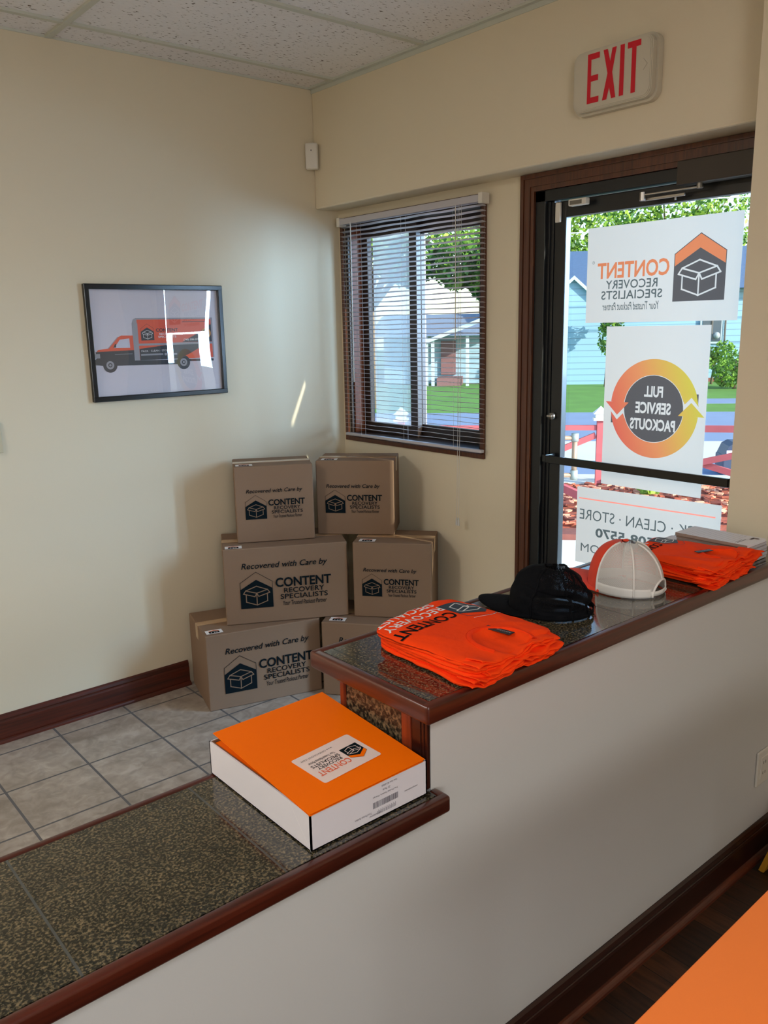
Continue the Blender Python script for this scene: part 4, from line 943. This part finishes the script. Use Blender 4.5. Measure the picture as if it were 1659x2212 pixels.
bm = new(); tube(bm, [X(.515, 6.5, .79), X(.515, 6.5, .47)], .021, 14); tube(bm, [X(-.6, 6.5, .78), X(.515, 6.5, .78)], .018, 14); tube(bm, [X(-.6, 6.5, .49), X(.515, 6.5, .49)], .018, 14); link('pipe', bm, pipe, t, True)
for za, zc in ((.815, .755), (.53, .455)): bm = new(); tube(bm, [X(.515, 6.5, za), X(.515, 6.5, zc)], .029, 14); link('fitting', bm, mat('grey_fitting', (140, 140, 132), .5, .3), t, True)
link('upright', ex(bx(-.64, -.58, 6.47, 6.53, GZ-.02, .80)), pipe, t)
# utility box by the parking lot
t = empty('lidded_bin', X(2.95, 11.2, GZ), 'dark blue lidded bin standing beyond the red railing at the right', 'bin'); blu = mat('navy_bin', (52, 66, 96), .5)
link('body', ex(bx(2.72, 3.2, 11.0, 11.4, GZ-.02, -.05, bev=.02)), blu, t)
bm = new(); prism(bm, [(2.74, -.05), (3.2, -.05), (3.2, .10), (2.86, .11), (2.79, .07)], 1, 11.0, 11.4); link('lid', ex(bm), blu, t); link('label_panel', ex(bx(2.76, 3.2, 10.985, 10.998, -.07, .02)), mat('pale_label', (200, 200, 220), .5), t)
# houses
siding = mat('pale_blue_siding', (150, 182, 206), .7)
def siding_mat(name, rgb):
    m = bpy.data.materials.new(name); m.use_nodes = True; n, l = m.node_tree.nodes, m.node_tree.links; b = n['Principled BSDF']
    tc = n.new('ShaderNodeTexCoord'); sp = n.new('ShaderNodeSeparateXYZ'); l.new(tc.outputs['Object'], sp.inputs[0]); mk = line_mask(n, l, sp.outputs[2], 0, .19, .02)
    mx = n.new('ShaderNodeMix'); mx.data_type = 'RGBA'; l.new(mk, mx.inputs['Factor']); mx.inputs['A'].default_value = lin(rgb); mx.inputs['B'].default_value = lin(tuple(int(c*.8) for c in rgb)); l.new(mx.outputs['Result'], b.inputs['Base Color']); b.inputs['Roughness'].default_value = .7; return m
sid = siding_mat('clapboard_siding', (132, 172, 204)); roof_m = mat('slate_blue_roof', (74, 100, 136), .8, vary=(8, .15)); trimw = mat('white_house_trim', (178, 196, 210), .6); pane_m = mat('dark_pane', (60, 78, 96), .15); brickr = mat('brick_red_door', (124, 88, 92), .7)
t = empty('house', X(4.5, 31, GZ), 'pale blue clapboard house with slate-blue roof seen through the door glass', 'house')
link('wall', ex(bx(1.0, 9.8, 28.2, 36, GZ-.02, 2.62)), sid, t); link('foundation', ex(bx(.98, 9.82, 28.17, 36, GZ-.02, GZ+.12)), brick_m, t)
bm = new(); prism(bm, [(27.7, 2.58), (36.5, 2.58), (32.1, 4.15)], 0, .6, 10.2); ex(bm); link('roof', bm, roof_m, t)
bm = new(); prism(bm, [(.9, GZ), (3.1, GZ), (3.1, 1.95), (2.0, 2.95), (.9, 1.95)], 1, 27.5, 28.19); ex(bm); link('gable_wing', bm, sid, t)
bm = new(); prism(bm, [(3.25, 1.82), (3.25, 1.92), (2.0, 3.06), (.75, 1.92), (.75, 1.82), (2.0, 2.94)], 1, 27.35, 28.19); ex(bm); link('gable_trim', bm, trimw, t)
f = link('window', ex(bx(6.0, 6.7, 28.12, 28.19, .9, 2.2)), trimw, t); link('pane', ex(bx(6.07, 6.63, 28.10, 28.13, .97, 2.13)), pane_m, f)
bm = new(); tube(bm, [X(6.35, 28.1, 1.2), X(6.35, 28.1, 2.5)], .03, 6); tube(bm, [X(6.75, 28.1, .6), X(6.75, 28.1, 1.3), X(6.75, 28.1, 2.5)], .03, 6); link('cable_conduit', bm, ink_g, t)
bm = new(); bmesh.ops.create_uvsphere(bm, u_segments=12, v_segments=8, radius=.11, matrix=Matrix.Translation(X(6.5, 28.1, 1.15))); link('meter', bm, mat('grey_meter', (150, 160, 170), .5), t)
t = empty('house', X(-2, 28, GZ), 'small pale house with a porch and brick-red door seen through the blind', 'house')
sid2 = siding_mat('pale_siding', (150, 178, 200))
link('wall', ex(bx(-4.2, -.9, 28.6, 34, GZ-.02, 1.45)), sid2, t); bm = new(); prism(bm, [(27.2, 1.30), (34.6, 1.35), (31, 2.02), (30, 1.92)], 0, -4.5, -.55); link('roof', ex(bm), mat('pale_slate_roof', (120, 134, 156), .8, vary=(8, .1)), t)
bm = new(); prism(bm, [(-2.8, 1.12), (-.7, 1.90), (-.7, 1.76), (-2.8, 1.0)], 1, 27.1, 27.25); link('fascia', ex(bm), trimw, t)
for k, x in enumerate((-2.62, -2.42, -1.3)): link('porch_post', ex(bx(x-.05, x+.05, 27.3, 27.4, GZ, 1.30)), trimw, t)
f = link('entry_door', ex(bx(-2.25, -1.75, 28.52, 28.6, GZ+.3, 1.12)), brickr, t); link('porch_steps', ex(bx(-2.3, -1.5, 27.4, 28.5, GZ-.02, GZ+.25)), brickr, t)
# trees: trunk, limbs and leaf clouds
leafA = vinyl('leaf_yellow_green', (186, 214, 96), .5); leafB = vinyl('leaf_green', (140, 184, 76), .5); leafC = vinyl('leaf_dark', (62, 112, 48), .35); bark = mat('bark', (120, 104, 90), .9)
def tree(name, t_, d_, zb, H, clumps, n, size, label, grp='trees along the street', seed=1, mats=None, trunk=.18):
    r = random.Random(seed); o = empty(name, X(t_, d_, zb), label, 'tree' if name == 'tree' else 'bush', 0, grp); bm = new()
    for k in range(n):
        c = clumps[r.randrange(len(clumps))]
        while 1:
            p = Vector((r.uniform(-1, 1), r.uniform(-1, 1), r.uniform(-1, 1)))
            if p.length < 1 and p.length > .35: break
        q = X(c[0]+p.x*c[3], c[1]+p.y*c[3], c[2]+p.z*c[4]); s = size*r.uniform(.5, 1.2)
        a, b = Vector((r.uniform(-1, 1), r.uniform(-1, 1), r.uniform(-1, 1))).normalized(), Vector((r.uniform(-1, 1), r.uniform(-1, 1), r.uniform(-1, 1))); b = (b-a*b.dot(a)).normalized()
        f = bm.faces.new([bm.verts.new(q+w) for w in (-a*s, -a*s*.3+b*s*.5, a*s*.5+b*s*.45, a*s, a*s*.3-b*s*.5, -a*s*.4-b*s*.45)]); f.material_index = r.randrange(3)
    me = bpy.data.meshes.new('foliage'); bm.to_mesh(me); bm.free()
    for m in (mats or (leafA, leafB, leafC)): me.materials.append(m)
    f = bpy.data.objects.new('foliage', me); COL.objects.link(f); f.parent = o; f.matrix_parent_inverse = parent_inv(o)
    if trunk:
        bm = new(); tube(bm, [X(t_, d_, zb), X(t_+.05, d_, zb+H*.5), X(t_, d_, zb+H*.8)], [trunk, trunk*.75, trunk*.3], 10)
        for c in clumps[:7]: tube(bm, [X(t_, d_, zb+H*.45), X((t_+c[0])/2, (d_+c[1])/2, (zb+H*.5+c[2])/2), X(c[0], c[1], c[2])], [trunk*.5, trunk*.3, trunk*.1], 6)
        link('trunk', bm, bark, o, True)
    return o
tree('tree', 1.6, 39, GZ, 7.5, [(-1.5, 38, 6.2, 2.2, 1.7), (1, 38.5, 6.4, 2.2, 1.8), (3.2, 38, 6.0, 2.0, 1.6), (0, 38, 7.8, 2.4, 1.3), (2.5, 38, 7.9, 2.2, 1.3), (1.2, 38, 4.9, 1.6, 1.0), (2.2, 38, 4.3, 1.4, .9), (0, 38, 4.3, 1.4, .9)], 10000, .13, 'yellow-green leafy tree above the blue house, left part of the door glass', seed=2)
tree('tree', 7.9, 45, GZ, 8, [(5.6, 44.5, 6.3, 2.0, 1.5), (8, 44, 7.0, 2.3, 1.7), (10.4, 44, 7.4, 2.2, 1.8), (7.2, 44, 8.5, 2.2, 1.3), (9.8, 44, 9.2, 2.3, 1.3), (6.2, 44, 5.6, 1.6, .9), (7.2, 44, 5.0, 1.6, .9), (9.8, 44, 5.2, 1.8, 1), (8.8, 44, 5.8, 1.6, 1)], 10000, .13, 'yellow-green leafy tree above the blue house, right part of the door glass', seed=3)
tree('tree', -3.3, 20, GZ, 5, [(-3.0, 19, 3.9, 1.2, .9), (-2.0, 19, 4.1, 1.1, .9), (-1.2, 18.6, 3.9, .9, .7), (-2.5, 19, 5.0, 1.3, .8), (-3.8, 19.5, 4.0, 1.2, .9), (-1.5, 19, 4.9, 1.0, .7), (-3.0, 19, 3.5, .7, .4)], 5200, .07, 'bright green tree overhanging the lawn, seen through the blind', seed=4)
tree('tree', -1.6, 50, GZ, 8, [(-3, 50, 5.2, 1.6, 1.6), (-.9, 50, 5.4, 1.8, 1.6), (-1.0, 50, 3.9, 1.3, 1.1), (-6, 50, 5.3, 2.0, 1.5)], 4000, .25, 'distant green tree behind the small porch house', seed=8, mats=(leafB, leafC, leafC))
tree('bush', 2.95, 26.5, GZ, 2.2, [(2.95, 26.5, 1.2, .28, .6), (3.1, 26.5, 1.6, .35, .45), (3.25, 26.5, 1.85, .45, .3)], 900, .07, 'slim dark green bush against the blue house wall', 'bushes by the blue house', 5, (leafC, leafC, leafB), .04)
tree('bush', 6.4, 25.2, GZ, 1, [(6.2, 25.2, .15, .42, .40), (6.9, 25.2, .35, .6, .55)], 1500, .07, 'rounded green bush on the lawn beside the pillar', 'bushes by the blue house', 6, (leafB, leafC, leafB), .05)
tree('bush', 6.2, 27.1, GZ, 1, [(6.0, 27.1, .45, .35, .3), (6.5, 27.1, .62, .4, .4)], 900, .07, 'leafy bush with a pink bloom at the house wall', 'bushes by the blue house', 7, (leafB, leafB, leafC), .04)
tree('bush', 1.9, 9.5, GZ, .3, [(1.62, 9.6, GZ+.10, .12, .08)], 60, .07, 'small light green plant at the mulch edge', None, 9, (leafA, leafA, leafB), 0)
# overhead wires
t = empty('overhead_wire', X(0, 24, 4), 'thin overhead utility wires crossing the tree tops', 'wire')
for k, (za, zb_) in enumerate(((4.62, 4.95), (4.05, 4.12))):
    bm = new(); tube(bm, [X(-30+60*i/20, 24, (za+zb_)/2 + (zb_-za)*(i/20-.5) + .5*((i/20-.5)*2)**2 - .1) for i in range(21)], .018, 6); link('cable', bm, mat('pale_cable', (214, 224, 230), .5), t)
